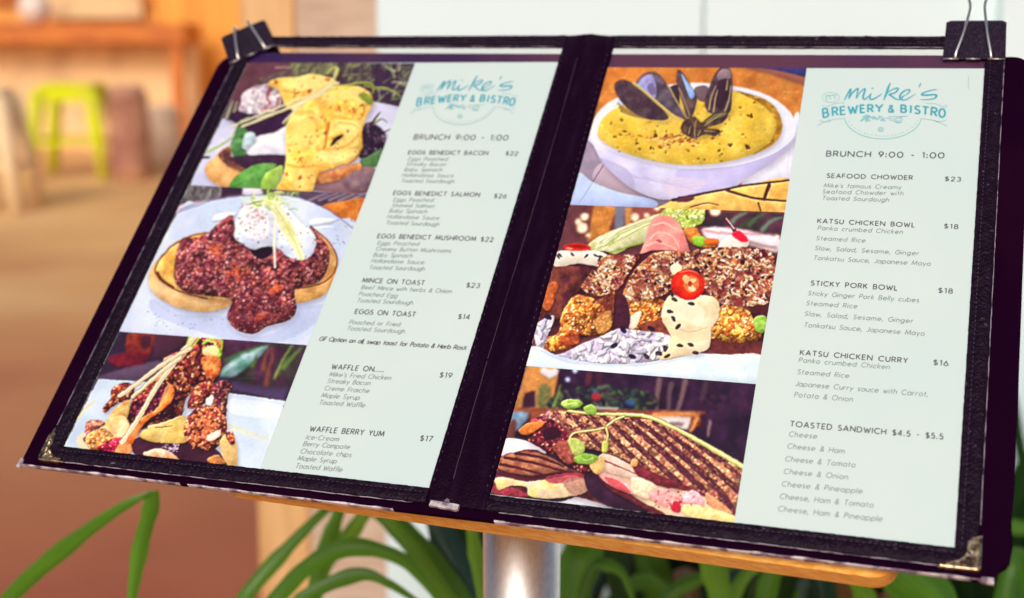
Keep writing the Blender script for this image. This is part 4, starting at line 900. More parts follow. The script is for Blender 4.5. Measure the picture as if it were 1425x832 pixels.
def paint_sandwich():
    p = Paint(Q6, (670, 490, 3.328))
    F_, L_ = p.fill, p.line
    F_([-50, 0, 1400, 0, 1400, 900, -50, 900], (48, 28, 54), False, n=.25, sc=70, c2=(62, 36, 66))
    F_([210, 60, 362, 70, 345, 170, 325, 270, 150, 270], (190, 134, 76), False, n=.12, sc=40); F_([200, 190, 250, 180, 250, 255, 190, 260], (62, 34, 56), False); F_([270, 160, 320, 160, 310, 250, 260, 250], (112, 110, 70), True, n=.4, sc=16)
    F_([300, 115, 272, 90, 290, 72, 315, 82, 345, 75, 358, 95, 335, 118, 315, 124], (222, 216, 222), True, n=.08, sc=20)
    for x, y, r in ((434, 88, 12), (400, 128, 12), (425, 82, 6)): p.blob(x, y, r, r, 0, (196, 214, 250))
    for q in ([500, 100, 490, 170, 485, 210], [545, 110, 540, 200]): L_(q, 30, (92, 44, 56), 26, al=.6)
    for q in ([825, 130, 815, 200, 812, 265], [880, 150, 870, 200, 868, 260], [945, 135, 930, 200, 910, 270], [1040, 150, 1020, 220]): L_(q, 26, p.rng.choice([(98, 78, 88), (120, 96, 100), (78, 56, 72)]), 18)
    m = F_([340, 200, 430, 165, 560, 150, 700, 170, 790, 190, 780, 265, 340, 265], (44, 36, 56), True)
    p.dots(m, 150, (6, 20), [(70, 92, 60), (54, 70, 60), (60, 76, 100), (96, 110, 70), (40, 30, 52), (80, 60, 80)], (.3, .8)); p.blob(533, 207, 24, 20, 0, (150, 50, 62)); p.blob(690, 235, 26, 14, .2, (60, 84, 130)); L_([335, 250, 355, 200, 365, 150], 14, (120, 150, 70), 6); L_([540, 165, 590, 158], 8, (100, 130, 80))
    for k in range(20): p.blob(p.rng.uniform(1040, 1220), p.rng.uniform(180, 300), p.rng.uniform(8, 24), p.rng.uniform(5, 12), p.rng.uniform(0, 3), (80, 50, 72), .5)
    F_([150, 260, 400, 265, 990, 272, 1015, 300, 1010, 340, 950, 345, 200, 330, 150, 300], (142, 80, 56), True, n=.2, sc=40, c2=(110, 56, 52)); L_([520, 258, 630, 262], 10, (214, 206, 206)); F_([780, 296, 972, 302, 960, 360, 790, 340], (222, 216, 214), False, n=.06, sc=30); L_([800, 292, 985, 290, 990, 330, 970, 366], 20, (206, 140, 84), 16); F_([870, 325, 940, 328, 930, 345, 870, 340], (130, 110, 120), False)
    F_([120, 290, 215, 280, 200, 330, 150, 380, 120, 400], (124, 150, 176), True, n=.2, sc=30); F_([130, 330, 160, 320, 150, 410, 115, 410], (110, 64, 60), True)
    L_([1060, 320, 1050, 390], 14, (150, 130, 130), 10)
    p.soften(3)
    F_([100, 410, 160, 400, 240, 425, 300, 470, 240, 500, 90, 480], (224, 226, 236), True, n=.04, sc=40)
    F_([380, 690, 480, 660, 640, 715, 640, 760, 200, 720], (214, 218, 230), True)
    m = F_([90, 490, 150, 465, 260, 455, 400, 535, 560, 580, 700, 640, 800, 740, 620, 720, 480, 680, 360, 660, 50, 650, 60, 580], (120, 60, 58), True, n=.3, sc=40, c2=(80, 36, 50))
    F_([95, 485, 200, 462, 300, 480, 400, 540, 330, 560, 200, 570, 80, 540], (176, 120, 92), True, n=.2, sc=30, c2=(150, 90, 72))
    for q in ([90, 520, 200, 545, 370, 590], [110, 490, 250, 515, 400, 560], [160, 470, 280, 490, 380, 530], [75, 560, 180, 585, 300, 600]): L_(q, 15, (84, 36, 48), 9)
    F_([60, 590, 110, 580, 200, 600, 300, 590, 420, 570, 490, 600, 480, 650, 400, 670, 300, 680, 220, 665, 210, 625, 140, 620, 80, 640], (232, 208, 178), True, n=.12, sc=40, c2=(236, 218, 150)); F_([60, 600, 80, 640, 140, 625, 220, 670, 50, 655], (150, 60, 76), True, n=.3, sc=20); F_([300, 580, 420, 560, 480, 575, 420, 600, 330, 610], (170, 60, 80), True, n=.3, sc=20, al=.8)
    F_([380, 600, 470, 580, 500, 640, 420, 660], (176, 130, 120), True, n=.2, sc=20, al=.8)
    F_([480, 560, 560, 560, 700, 660, 860, 760, 620, 725, 500, 650], (62, 34, 58), True, n=.2, sc=40)
    F_([530, 560, 600, 620, 700, 690, 840, 770, 1000, 800, 1180, 800, 1165, 740, 1100, 690, 900, 620, 700, 530, 560, 470], (226, 190, 168), True, n=.12, sc=40, c2=(236, 214, 180))
    F_([530, 570, 560, 560, 640, 620, 740, 690, 850, 750, 800, 750, 690, 690, 600, 640], (104, 44, 54), True, n=.3, sc=24)
    T = [262, 300, 300, 285, 390, 272, 520, 285, 700, 305, 840, 325, 940, 370, 1060, 440, 1215, 540, 1200, 640, 1170, 760, 1120, 730, 1040, 660, 930, 640, 830, 610, 740, 545, 640, 490, 560, 462, 470, 440, 400, 400, 320, 340]
    m = p.crumb(T, (196, 140, 108), (150, 92, 80), [(206, 152, 116), (190, 130, 100), (216, 166, 128)], [(230, 188, 146)], 420, 15)
    for q, w in (([335, 285, 380, 330, 440, 390], 15), ([400, 280, 470, 350, 560, 445, 600, 470], 17), ([480, 285, 560, 350, 660, 450, 770, 550], 20), ([555, 290, 640, 360, 760, 470, 920, 610], 22), ([635, 300, 730, 370, 860, 480, 1030, 640], 24), ([700, 305, 800, 375, 940, 490, 1100, 640, 1165, 740], 24), ([800, 325, 900, 400, 1040, 510, 1185, 640], 22), ([900, 350, 1000, 430, 1120, 510, 1210, 590], 18)):
        L_(q, w, (92, 46, 60), w * 1.35, clip=m)
        P_ = p.P(q)
        for k in range(26):
            i = p.rng.randrange(len(P_) - 1); t = p.rng.random(); c = P_[i] * (1 - t) + P_[i + 1] * t + np.array([p.rng.gauss(0, 2.6), p.rng.gauss(0, 2.6)])
            p.blob(c[0], c[1], p.rng.uniform(5, 13), p.rng.uniform(4, 7), .7, p.rng.choice([(84, 38, 54), (112, 60, 66), (70, 28, 48)]), .8, m, raw=True)
        for k in range(44):
            i = p.rng.randrange(len(P_) - 1); t = p.rng.random(); c = P_[i] * (1 - t) + P_[i + 1] * t + np.array([p.rng.gauss(0, 3.4), p.rng.gauss(0, 3.4)])
            p.blob(c[0], c[1], p.rng.uniform(4, 12), p.rng.uniform(2, 5), .75, p.rng.choice([(184, 126, 96), (206, 152, 116), (150, 92, 84), (128, 74, 74)]), .75, m, raw=True)
    F_([560, 470, 640, 495, 720, 540, 790, 580, 740, 590, 640, 570, 560, 540], (232, 200, 186), True, n=.1, sc=30); L_([560, 500, 660, 540, 790, 600], 8, (150, 80, 84), 4)
    m = F_([700, 500, 760, 540, 900, 600, 1000, 640, 1050, 670, 930, 640, 820, 620, 720, 570], (112, 44, 56), True, n=.3, sc=24)
    for o, c in (([540, 560, 600, 570, 700, 620, 720, 660, 640, 640, 570, 600], (232, 170, 166)), ([700, 580, 780, 600, 820, 640, 780, 680, 700, 650], (236, 206, 176)), ([775, 650, 830, 630, 920, 660, 930, 700, 880, 720, 800, 690], (228, 160, 160)), ([930, 670, 980, 640, 1030, 680, 1010, 715, 940, 705], (230, 176, 186)), ([1040, 650, 1100, 690, 1165, 750, 1100, 740, 1050, 700], (206, 150, 110)), ([880, 700, 930, 690, 920, 740, 885, 735], (176, 30, 56)), ([930, 710, 1020, 710, 1170, 760, 1170, 800, 960, 760], (238, 208, 146)), ([570, 580, 640, 600, 690, 650, 620, 630], (206, 90, 100))):
        F_(o, c, True, n=.16, sc=24, c2=tuple(min(255, v + 14) for v in c), rim=((170, 90, 90), 3))
    for k in range(60): p.blob(p.rng.uniform(780, 1050), p.rng.uniform(640, 720), p.rng.uniform(3, 9), p.rng.uniform(2, 5), p.rng.uniform(0, 3), p.rng.choice([(150, 70, 70), (244, 220, 200), (206, 120, 110)]), .7)
    F_([700, 495, 725, 500, 720, 528, 690, 525], (226, 170, 110), True)
    p.crumb([205, 340, 250, 305, 310, 300, 360, 340, 430, 400, 440, 470, 500, 520, 545, 560, 470, 560, 400, 520, 300, 460, 230, 420, 205, 390], (112, 42, 50), (66, 22, 44), [(146, 60, 62), (120, 46, 52), (88, 28, 48)], [(214, 140, 120), (200, 110, 100)], 190, 15)
    F_([172, 365, 215, 330, 290, 322, 280, 345, 210, 385], (222, 136, 70), True, n=.15, sc=24); F_([285, 370, 330, 345, 370, 370, 350, 400, 300, 405], (58, 18, 44), True); F_([330, 440, 400, 410, 440, 480, 400, 520], (176, 100, 84), True, n=.3, sc=20, al=.7); F_([500, 515, 560, 480, 570, 540, 530, 565], (232, 196, 130), True, n=.12, sc=20)
    for k in range(30): p.blob(p.rng.gauss(315, 24), p.rng.gauss(295, 14), p.rng.uniform(4, 11), p.rng.uniform(3, 6), p.rng.uniform(0, 3), p.rng.choice([(150, 90, 100), (206, 170, 170), (96, 40, 56)]), .85)
    def stem(q, w, w1): L_(q, w + 5, (120, 110, 60), w1 + 5); L_(q, w, (206, 208, 132), w1); L_([(v - 2 if i % 2 else v) for i, v in enumerate(q)], w * .4, (236, 234, 186), w1 * .4)
    stem([400, 272, 480, 282, 600, 288, 700, 290, 790, 305, 900, 355, 1040, 430, 1210, 530], 9, 20)
    stem([660, 296, 610, 320, 570, 350, 490, 365, 430, 375, 408, 410, 425, 470], 10, 8); stem([578, 350, 585, 390, 570, 450], 8, 9)
    F_([368, 238, 400, 218, 450, 222, 470, 242, 440, 262, 395, 262], (146, 186, 84), True, n=.15, sc=24, c2=(176, 206, 110), rim=((90, 120, 50), 4)); L_([380, 245, 440, 235], 5, (206, 226, 150)); F_([475, 255, 510, 242, 535, 265, 520, 290, 485, 280], (156, 190, 90), True, n=.1, sc=20, rim=((90, 120, 50), 4))
    F_([400, 410, 440, 400, 480, 430, 470, 470, 430, 475], (176, 190, 110), True, n=.12, sc=20, rim=((110, 120, 50), 4)); F_([428, 490, 470, 470, 530, 478, 540, 496, 500, 518, 445, 515], (120, 166, 62), True, n=.15, sc=24, c2=(150, 190, 84), rim=((80, 110, 40), 4)); L_([455, 480, 480, 500, 520, 490], 4, (200, 220, 140)); F_([560, 420, 585, 415, 582, 460, 560, 465], (206, 210, 110), True, rim=((130, 130, 60), 3))
    return p

def _blur(I, k):
    for _ in range(k):
        I = (I + np.roll(I, 1, 0) + np.roll(I, -1, 0) + np.roll(I, 1, 1) + np.roll(I, -1, 1)) / 5
    return I

def finish(p, warp=2.0, relief=1.0):
    """what a camera and a printer do to the picture: ragged edges, relief on the food, a little softness"""
    X, Y = p.X, p.Y
    dx = (vnoise(X, Y, 5.0, 901) - .5) * warp; dy = (vnoise(X, Y, 5.0, 902) - .5) * warp
    I = p.sample(X + dx, Y + dy)
    mx = I.max(2); mn = I.min(2)
    sat = np.clip((mx - mn) / np.maximum(mx, 1) * 1.7 - .25, 0, 1)
    sat = _blur(sat, 4)
    lum = I @ np.array([.3, .59, .11])
    h = _blur(lum, 3) + 60 * relief * vnoise(X, Y, 7.0, 903) * sat
    g = (np.roll(h, 3, 0) - np.roll(h, -3, 0)) * .5 + (np.roll(h, 3, 1) - np.roll(h, -3, 1)) * .35
    e = np.clip(-g, -60, 60) * (.15 + .45 * sat)
    fine = vnoise(X, Y, 2.2, 907) - .5
    mot = (vnoise(X, Y, 16.0, 904) - .5) * .5 * (.35 + .65 * relief) * sat + fine * (.05 + .18 * relief * sat) + (vnoise(X, Y, 60.0, 905) - .5) * .14
    I = I * (1 + mot)[..., None] + e[..., None]
    hi = np.clip(vnoise(X, Y, 4.0, 906) - .66, 0, 1) * sat * 120 * np.clip((lum - 60) / 70, 0, 1)          # wet glints
    I = I + hi[..., None] * np.array([1, .92, .85])
    g_ = I.mean(2, keepdims=True)
    I = g_ + (I - g_) * 1.05
    I = 112 + (I - 112) * 1.10 - 3
    I = I + .4 * (I - _box(_box(I, 3), 3))
    p.img = np.clip(_blur(I, 1), 6, 250)
    return p
# ------------------------------------------------------------------ palette
LEATHER = mat('black_leatherette', (0.0085, 0.0012, 0.0092), 0.34, spec=0.12, bump=(700, 0.9, 0.0010), var=[((0.016, 0.005, 0.019), 260, .5, .7, (1, 1, 1)), ((0.17, 0.13, 0.18), 420, .68, .78, (.45, 1, 1))])  # sparse pale flecks painted in as highlights on the crinkles
SPINELEATHER = mat('spine_leatherette', (0.0085, 0.0008, 0.0090), 0.34, spec=0.05, bump=(800, 0.6, 0.0008), var=((0.013, 0.003, 0.015), 200, .5, .7, (1, .2, 1)))
BOARDBLACK = mat('black_board', (0.0095, 0.0007, 0.0095), 0.5, spec=0.01, bump=(500, 0.15, 0.0003), var=((0.015, 0.002, 0.011), 14, .5, .8, (1, 1, 1)))
WORN = mat('worn_pale_edge', (0.62, 0.55, 0.56), 0.8, var=((0.16, 0.11, 0.15), 160, .45, .6, (1, 1, 1)))
CREASE = mat('crease_highlight', (0.05, 0.03, 0.055), 0.5, var=((0.012, 0.003, 0.014), 60, .45, .6, (1, .3, 1)))  # highlight along the fold, put into a paler colour
EDGE_HIGHLIGHT = mat('pale_edge_highlight', (0.36, 0.30, 0.36), 0.45, var=((0.05, 0.03, 0.06), 110, .46, .58, (1, 1, 1)))  # pale line painting the highlight on the trim edges
STITCH = mat('dark_thread', (0.05, 0.035, 0.06), 0.5)
REFLECTION = mat('purple_reflection', (0.125, 0.045, 0.085), 0.35, spec=0.2, var=((0.030, 0.010, 0.085), 5, .40, .62, (1, .2, 1)))  # reflections over the backing, painted as purple-brown to indigo
PAPER = mat('menu_paper', (0.57, 0.69, 0.672), 0.42, spec=0.25, var=((0.605, 0.70, 0.665), 9, .4, .6, (1, 1, 1)))
film(PAPER)
PRINT = mat_print()
VINYL = mat_vinyl()
INK_DARK = mat('dark_ink', (0.105, 0.085, 0.115), 0.45, spec=0.25)
INK_TITLE = mat('title_ink', (0.13, 0.12, 0.145), 0.45, spec=0.25)
INK_BODY = mat('grey_ink', (0.25, 0.29, 0.30), 0.45, spec=0.25)
INK_TEAL = mat('teal_ink', (0.035, 0.36, 0.46), 0.45, spec=0.25)
INK_TEAL2 = mat('pale_teal_ink', (0.22, 0.50, 0.54), 0.45, spec=0.25)
BRASS = mat('aged_brass', (0.52, 0.40, 0.25), 0.32, metal=1.0, bump=(260, 0.5, 0.0010), var=((0.12, 0.07, 0.05), 300, .48, .62, (1, 1, 1)))
CLIPBLACK = mat('clip_enamel', (0.013, 0.006, 0.018), 0.38, spec=0.12, bump=(1200, 0.35, 0.0003), var=((0.045, 0.03, 0.05), 900, .5, .7, (1, 1, 1)))
NICKEL = mat('nickel_wire', (0.86, 0.78, 0.70), 0.28, metal=1.0)
PINE = mat('varnished_pine', (0.95, 0.50, 0.10), 0.4, spec=0.4, var=[((0.80, 0.34, 0.05), 34, .4, .65, (1, 14, 14)), ((0.97, 0.60, 0.18), 60, .5, .7, (1, 9, 9))], bump=(300, 0.1, 0.0004))
STEEL = mat('brushed_steel', (0.82, 0.80, 0.78), 0.43, metal=1.0, bump=(1500, 0.10, 0.0002), var=((0.72, 0.69, 0.68), 600, .4, .65, (1, 1, .4)))

# ------------------------------------------------------------------ the ground
GROUND = mat('paving', (0.86, 0.48, 0.175), 0.75, var=[((0.66, 0.30, 0.11), 0.6, .42, .62, (1, 1, 1)), ((0.88, 0.56, 0.25), 0.4, .5, .66, (1, 1, 1))])
def near_tiles(m):
    """the paving close to the stand is laid in terracotta, thinning out into the tan stone"""
    nt = m.node_tree; N = nt.nodes; L = nt.links; b = N['Principled BSDF']
    tc = N.new('ShaderNodeTexCoord'); sx = N.new('ShaderNodeSeparateXYZ'); L.new(tc.outputs['Object'], sx.inputs[0])
    nz = N.new('ShaderNodeTexNoise'); nz.inputs['Scale'].default_value = 1.1; nz.inputs['Detail'].default_value = 4; L.new(tc.outputs['Object'], nz.inputs['Vector'])
    ad = N.new('ShaderNodeMath'); ad.operation = 'MULTIPLY_ADD'; ad.inputs[1].default_value = 1.6; L.new(nz.outputs[0], ad.inputs[0]); L.new(sx.outputs['Y'], ad.inputs[2])
    r = N.new('ShaderNodeMapRange'); r.inputs['From Min'].default_value = 3.2; r.inputs['From Max'].default_value = 6.6; L.new(ad.outputs[0], r.inputs[0])
    n2 = N.new('ShaderNodeTexNoise'); n2.inputs['Scale'].default_value = 2.3; L.new(tc.outputs['Object'], n2.inputs['Vector'])
    mt = N.new('ShaderNodeMix'); mt.data_type = 'RGBA'; mt.inputs[6].default_value = (0.31, 0.068, 0.036, 1); mt.inputs[7].default_value = (0.50, 0.135, 0.06, 1); L.new(n2.outputs[0], mt.inputs[0])
    mx = N.new('ShaderNodeMix'); mx.data_type = 'RGBA'; L.new(r.outputs[0], mx.inputs[0]); L.new(mt.outputs[2], mx.inputs[6]); L.new(b.inputs['Base Color'].links[0].from_socket, mx.inputs[7])
    L.new(mx.outputs[2], b.inputs['Base Color'])
near_tiles(GROUND)
SOIL = mat('dark_soil', (0.05, 0.03, 0.02), 0.95, bump=(40, 1, .02))
b_ = MB(); b_.add([(-60, -60, 0), (60, -60, 0), (60, 60, 0), (-60, 60, 0)], [(0, 1, 2, 3)])
tag(b_.build('ground', GROUND), kind='structure')
b_ = MB(); b_.box(-0.42, 1.9, 0.80, 1.72, 0.004, 0.07)
tag(b_.build('soil_bed', SOIL), kind='structure')

# ------------------------------------------------------------------ the stand: sloping board on a steel post
mm = 0.001
P0 = at(726, 790, 0.775)
base = Vector((P0.x, P0.y, 0.0))
stand = empty('menu_stand', Matrix.Translation(base), 'wooden lectern stand on a brushed steel post holding the open black menu', 'stand')
SB = Matrix.Translation(-base) @ BOARD
def onboard(mb):
    mb.v = [tuple(SB @ Vector((x * mm, y * mm, z * mm))) for x, y, z in mb.v]
    return mb
# black backing sheet, ragged at its lower right corner
out = rrect(-249, 249.5, -156.5, 154.5, [3, 3, 9, 13])
ragged = [(228, -156.3), (236, -156.8), (240, -155.6), (241.2, -157.4), (243.2, -155.0), (244.0, -152.0), (247.2, -149.2), (248.6, -146.5), (249.4, -140), (248.6, -128), (249.4, -110)]
out = [p for p in out if not (p[0] > 200 and p[1] < -100)]
i0 = max(range(len(out)), key=lambda i: (-out[i][1], out[i][0]))
k0 = [i for i, p in enumerate(out) if p[1] < -150]
out = out[:k0[-1] + 1] + ragged + out[k0[-1] + 1:]
b_ = MB(); b_.prism(out, -4.6, -1.6, c=0.4)
back = onboard(b_).build('backing_board', BOARDBLACK, stand)
b_ = MB(); rg = random.Random(4)
def chips(x0, x1, y, seed):
    r = random.Random(seed); x = x0; top = []; bot = []
    while x < x1:
        a = 0.5 + 0.5 * math.sin(x * .09) + 0.6 * math.sin(x * .31 + 1) + r.uniform(-.3, .3)
        h = 0.10 + max(0, a - .45) * 0.5
        top.append((x, y + h * .8 + 0.1)); bot.append((x, y - h * .35 - .12)); x += r.uniform(1.2, 3.2)
    n = len(top)
    vs = [(a, b, -1.75) for a, b in bot] + [(a, b, -1.35) for a, b in top] + [(a, b, -3.9) for a, b in bot]
    fs = [(i, i + 1, n + i + 1, n + i) for i in range(n - 1)] + [(2 * n + i, 2 * n + i + 1, i + 1, i) for i in range(n - 1)]
    b_.add(vs, fs)
chips(-248, -150, -156.4, 1); chips(-146, -30, -156.5, 2); chips(20, 241, -156.5, 3)
b_.prism([(-250.3, -158.2), (-247.6, -158.4), (-247.2, -153.6), (-249.6, -152.4)], -3, -1.2)
b_.prism([(237.6, -157.8), (242.6, -157.9), (242.4, -155.2), (237.4, -155.4)], -3, -1.2)
onboard(b_).build('worn_edge', WORN, back)
b_ = MB(); b_.prism([(x, y + (203 - x) * .0190) for x, y in rrect(-136, 203.5, -157.4, 118, [9, 11, 6, 6])], -21.5, -4.9, c=6.0)
onboard(b_).build('wooden_board', PINE, stand, smooth=False)
_n = BOARD.to_3x3() @ Vector((0, 0, 1)); _o = BOARD @ Vector((0, 0, -0.0215))
top = Vector((P0.x, P0.y, _o.z - (_n.x * (P0.x - _o.x) + _n.y * (P0.y - _o.y)) / _n.z))   # where the pipe meets the underside of the board
print('post top on board', BOARD.inverted() @ top)
b_ = MB()
b_.tube([(0, 0, 0.006), (0, 0, top.z - base.z - 0.026)], 0.0220, 40)
b_.build('post', STEEL, stand, smooth=True)
b_ = MB(); b_.prism([(0.2 * math.cos(2 * math.pi * k / 40), 0.2 * math.sin(2 * math.pi * k / 40)) for k in range(40)], 0.0, 0.008, c=.002)
b_.build('base_plate', STEEL, stand)
b_ = MB(); q = SB @ (BOARD.inverted() @ top)
hs = [(-.05, -.04), (.05, -.04), (.05, .04), (-.05, .04)]
bl = BOARD.inverted() @ top
b_.prism([((bl.x + x) * 1000, (bl.y + y) * 1000) for x, y in hs], -27, -21.7, c=.5)
onboard(b_).build('mounting_plate', STEEL, stand)

# ------------------------------------------------------------------ the open menu folder lying on it
BM = lambda: BOARD.copy()
folder = empty('menu_folder', BM(), 'open black leatherette menu cover with stitched borders, brass corners and two clear pockets', 'menu cover')
PROF = [(0.0, -0.55), (0.02, 0.75), (0.10, 1.05), (0.24, 1.0), (0.30, 0.82), (0.36, 1.15), (0.6, 1.45), (0.8, 1.3), (0.93, 0.95), (1.0, 0.4), (1.0, -1.5)]
def trim(mb, inner, outer, seed, prof=PROF, rough=.24):
    r = np.random.RandomState(seed)
    n = len(inner); rows = []
    for i in range(n - 1):
        a, b = np.array(inner[i], float), np.array(inner[i + 1], float); c, d = np.array(outer[i], float), np.array(outer[i + 1], float)
        k = max(2, int(np.hypot(*(d - c)) / 1.6))
        for q in range(k + (i == n - 2)):
            t = q / k
            p0 = a + (b - a) * t; p1 = c + (d - c) * t
            row = []
            for j, (s, h) in enumerate(prof):
                p = p0 + (p1 - p0) * s
                jit = r.randn() * rough if 1 < j < len(prof) - 2 else 0
                edge = r.randn() * .07 if j in (0, 1) else 0
                row.append((p[0] + edge, p[1] + edge, h + jit))
            rows.append(row)
    m = len(prof)
    vs = [v for row in rows for v in row]
    fs = [(i * m + j, i * m + j + 1, (i + 1) * m + j + 1, (i + 1) * m + j) for i in range(len(rows) - 1) for j in range(m - 1)]
    mb.add(vs, fs)
def stitches(mb, a, b, z=1.1, step=2.6):
    a, b = np.array(a, float), np.array(b, float); L = np.hypot(*(b - a)); d = (b - a) / L
    k = int(L / step); r = random.Random(int(L * 7))
    for i in range(k):
        p = a + d * (i + .3) * step; q = p + d * 1.5
        mb.tube([(p[0], p[1], z - .1), ((p + q)[0] / 2 + r.uniform(-.1, .1), (p + q)[1] / 2, z + .22), (q[0], q[1], z - .1)], .19, 5)
IN, OUT_, TOPI, TOPO, BOT, BOTO = 226.0, 236.0, 158.5, 167.8, -144.0, -153.0
for sgn in (-1, 1):
    b_ = MB()
    inner = [(sgn * 15.4, TOPI), (sgn * IN, TOPI), (sgn * IN, BOT), (sgn * 15.4, BOT)]
    outer = [(sgn * 15.4, TOPO + 1.2), (sgn * OUT_, TOPO), (sgn * OUT_, BOTO), (sgn * 15.4, BOTO + .6)]
    if sgn > 0: inner, outer = inner[::-1], outer[::-1]
    trim(b_, inner, outer, 5 + sgn)
    fr = b_.build('page_frame', LEATHER, folder, smooth=True, scale=mm)
    for s0, s1 in (((sgn * 229, TOPI), (sgn * 229, BOT)), ((sgn * 18, -146.8), (sgn * 226, -146.8)), ((sgn * 18, 161.3), (sgn * 226, 161.3))):
        b_ = MB(); stitches(b_, s0, s1); b_.build('stitching', STITCH, fr, smooth=True, scale=mm)
    b_ = MB()
    r = random.Random(3 + sgn)
    pts = [(sgn * x, BOTO + .55 * (1 - x / 236) - .15 + r.uniform(-.12, .12), .35 + r.uniform(-.1, .1)) for x in np.arange(22, 232, 3.0)]
    b_.tube(pts, .27, 6)
    pts = [(sgn * (OUT_ + .05 + r.uniform(-.08, .08)), y, .45) for y in np.arange(-132, 160, 4.0)]
    b_.tube(pts, .22, 6)
    pts = [(sgn * x, TOPI + .1 + r.uniform(-.1, .1), .9) for x in np.arange(20, 222, 4.0)]
    b_.tube(pts, .2, 6)
    b_.build('edge_highlight', EDGE_HIGHLIGHT, fr, smooth=True, scale=mm)  # thin pale tubes added as the edges' highlight
    # brass corner: a pressed L hugging the corner
    b_ = MB()
    X = lambda u, v: (sgn * (237.2 - u), -154.2 + v)
    if sgn < 0: pl = [X(1.2, 0), X(13, 0), X(12.6, 3.2), X(7.5, 4.6), X(5.4, 6.6), X(4.4, 11), X(3.3, 17), X(1.6, 20.5), X(0, 16), X(0, 1.2)]
    else: pl = [X(1.2, 0), X(17.5, -.2), X(17, 1.6), X(12.5, 3.2), X(9.2, 4.4), X(7.2, 6.2), X(6.2, 9.0), X(6.0, 13.5), X(4.2, 15.5), X(0, 17), X(0, 1.2)]
    if sgn > 0: pl = pl[::-1]
    b_.prism(pl, -1.4, 1.75, c=.45)
    n_ = len(pl); i0_ = [i for i in range(n_) if abs(abs(pl[i][0]) - 237.2) < 1.5 or pl[i][1] < -154.0]
    rim_ = [X(16.5, .5), X(1.6, .6), X(.7, 1.6), X(.6, 15.0)]
    b_.tube([(x, y, 1.75) for x, y in rim_], .55, 8)
    for (u, v, l, a) in ((4.0, 3.6, 3.4, .8), (3.0, 7.0, 3.0, 1.4), (2.6, 10.6, 2.4, 1.6), (7.4, 2.6, 3.0, .2), (10.8, 2.0, 2.4, -.1), (5.6, 5.2, 2.2, -.6), (2.4, 13.2, 1.6, 1.2), (13.2, 1.7, 1.6, .3)):
        x, y = X(u, v); cx_, sx_ = math.cos(a) * sgn * -1, math.sin(a)
        b_.tube([(x - cx_ * l / 2, y - sx_ * l / 2, 1.7), (x + sx_ * .4, y + .4, 2.15), (x + cx_ * l / 2, y + sx_ * l / 2, 1.7)], [.3, .5, .3], 6)
    cp = b_.build('corner_protector', BRASS, fr, scale=mm)
    # the clear pocket: seen in the slot above the sheet; strip behind its top has the vinyl's reflections painted in
    b_ = MB(); b_.box(sgn * 120.5 - 106.5, sgn * 120.5 + 106.5, BOT - 1, TOPI + 1, -.62, -.42)
    b_.build('clear_pocket', VINYL, folder, scale=mm)
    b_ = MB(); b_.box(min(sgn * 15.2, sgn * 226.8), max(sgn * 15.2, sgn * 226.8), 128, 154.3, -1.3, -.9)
    b_.build('reflection_strip', REFLECTION, folder, scale=mm)
b_ = MB()
SP = [(-16.2, -.5), (-15.9, .9), (-14, 1.25), (-11, 1.35), (-8, 1.2), (-6.2, .5), (-5.2, 1.0), (-4.2, .45), (-1, .95), (5, 1.15), (9, 1.1), (11.2, .85), (12.2, 1.25), (14, 1.3), (15.2, .9), (15.6, -.5)]
r = np.random.RandomState(9)
ys = np.linspace(-152.2, 168.8, 190); n = len(SP)
vs = []
for i, y in enumerate(ys):
    for j, (x, h) in enumerate(SP):
        e = min(1, max(0, (y + 152.2) / 14), max(0, (168.8 - y) / 9)) ** .5
        vs.append((x + r.randn() * .05 + .5 * math.sin(y * .021) * (2 < j < 10), y + (1.8 * math.exp(-((x + 2) / 7) ** 2) if i == len(ys) - 1 else 0), -.9 + (h + .9) * (.55 + .45 * e) + r.randn() * .05))
fs = [(i * n + j, i * n + j + 1, (i + 1) * n + j + 1, (i + 1) * n + j) for i in range(len(ys) - 1) for j in range(n - 1)]
b_.add(vs, fs)
sp = b_.build('spine', SPINELEATHER, folder, smooth=True, scale=mm)
b_ = MB(); r_ = random.Random(2)
b_.tube([(-4.9 + .5 * math.sin(y * .021) + r_.uniform(-.12, .12), y, .72) for y in np.arange(-138, 150, 3.5)], .26, 6)
b_.build('crease', CREASE, sp, smooth=True, scale=mm)
for x in (13.2, -14.2):
    b_ = MB(); stitches(b_, (x, -142), (x, 158), 1.25, 5.2); b_.build('stitching', STITCH, sp, smooth=True, scale=mm)
b_ = MB(); b_.prism([(-13.2, -153.4), (0.2, -154.4), (1.6, -153.8), (1.8, -151.4), (-.6, -151.0), (-13, -150.6)], -.8, 1.35, c=.3)
b_.prism([(-6.4, -150.5), (-3.4, -150.7), (-3.8, -149.2), (-5.2, -148.8)], .6, 1.4, c=.2)
b_.build('worn_patch', WORN, sp, scale=mm)

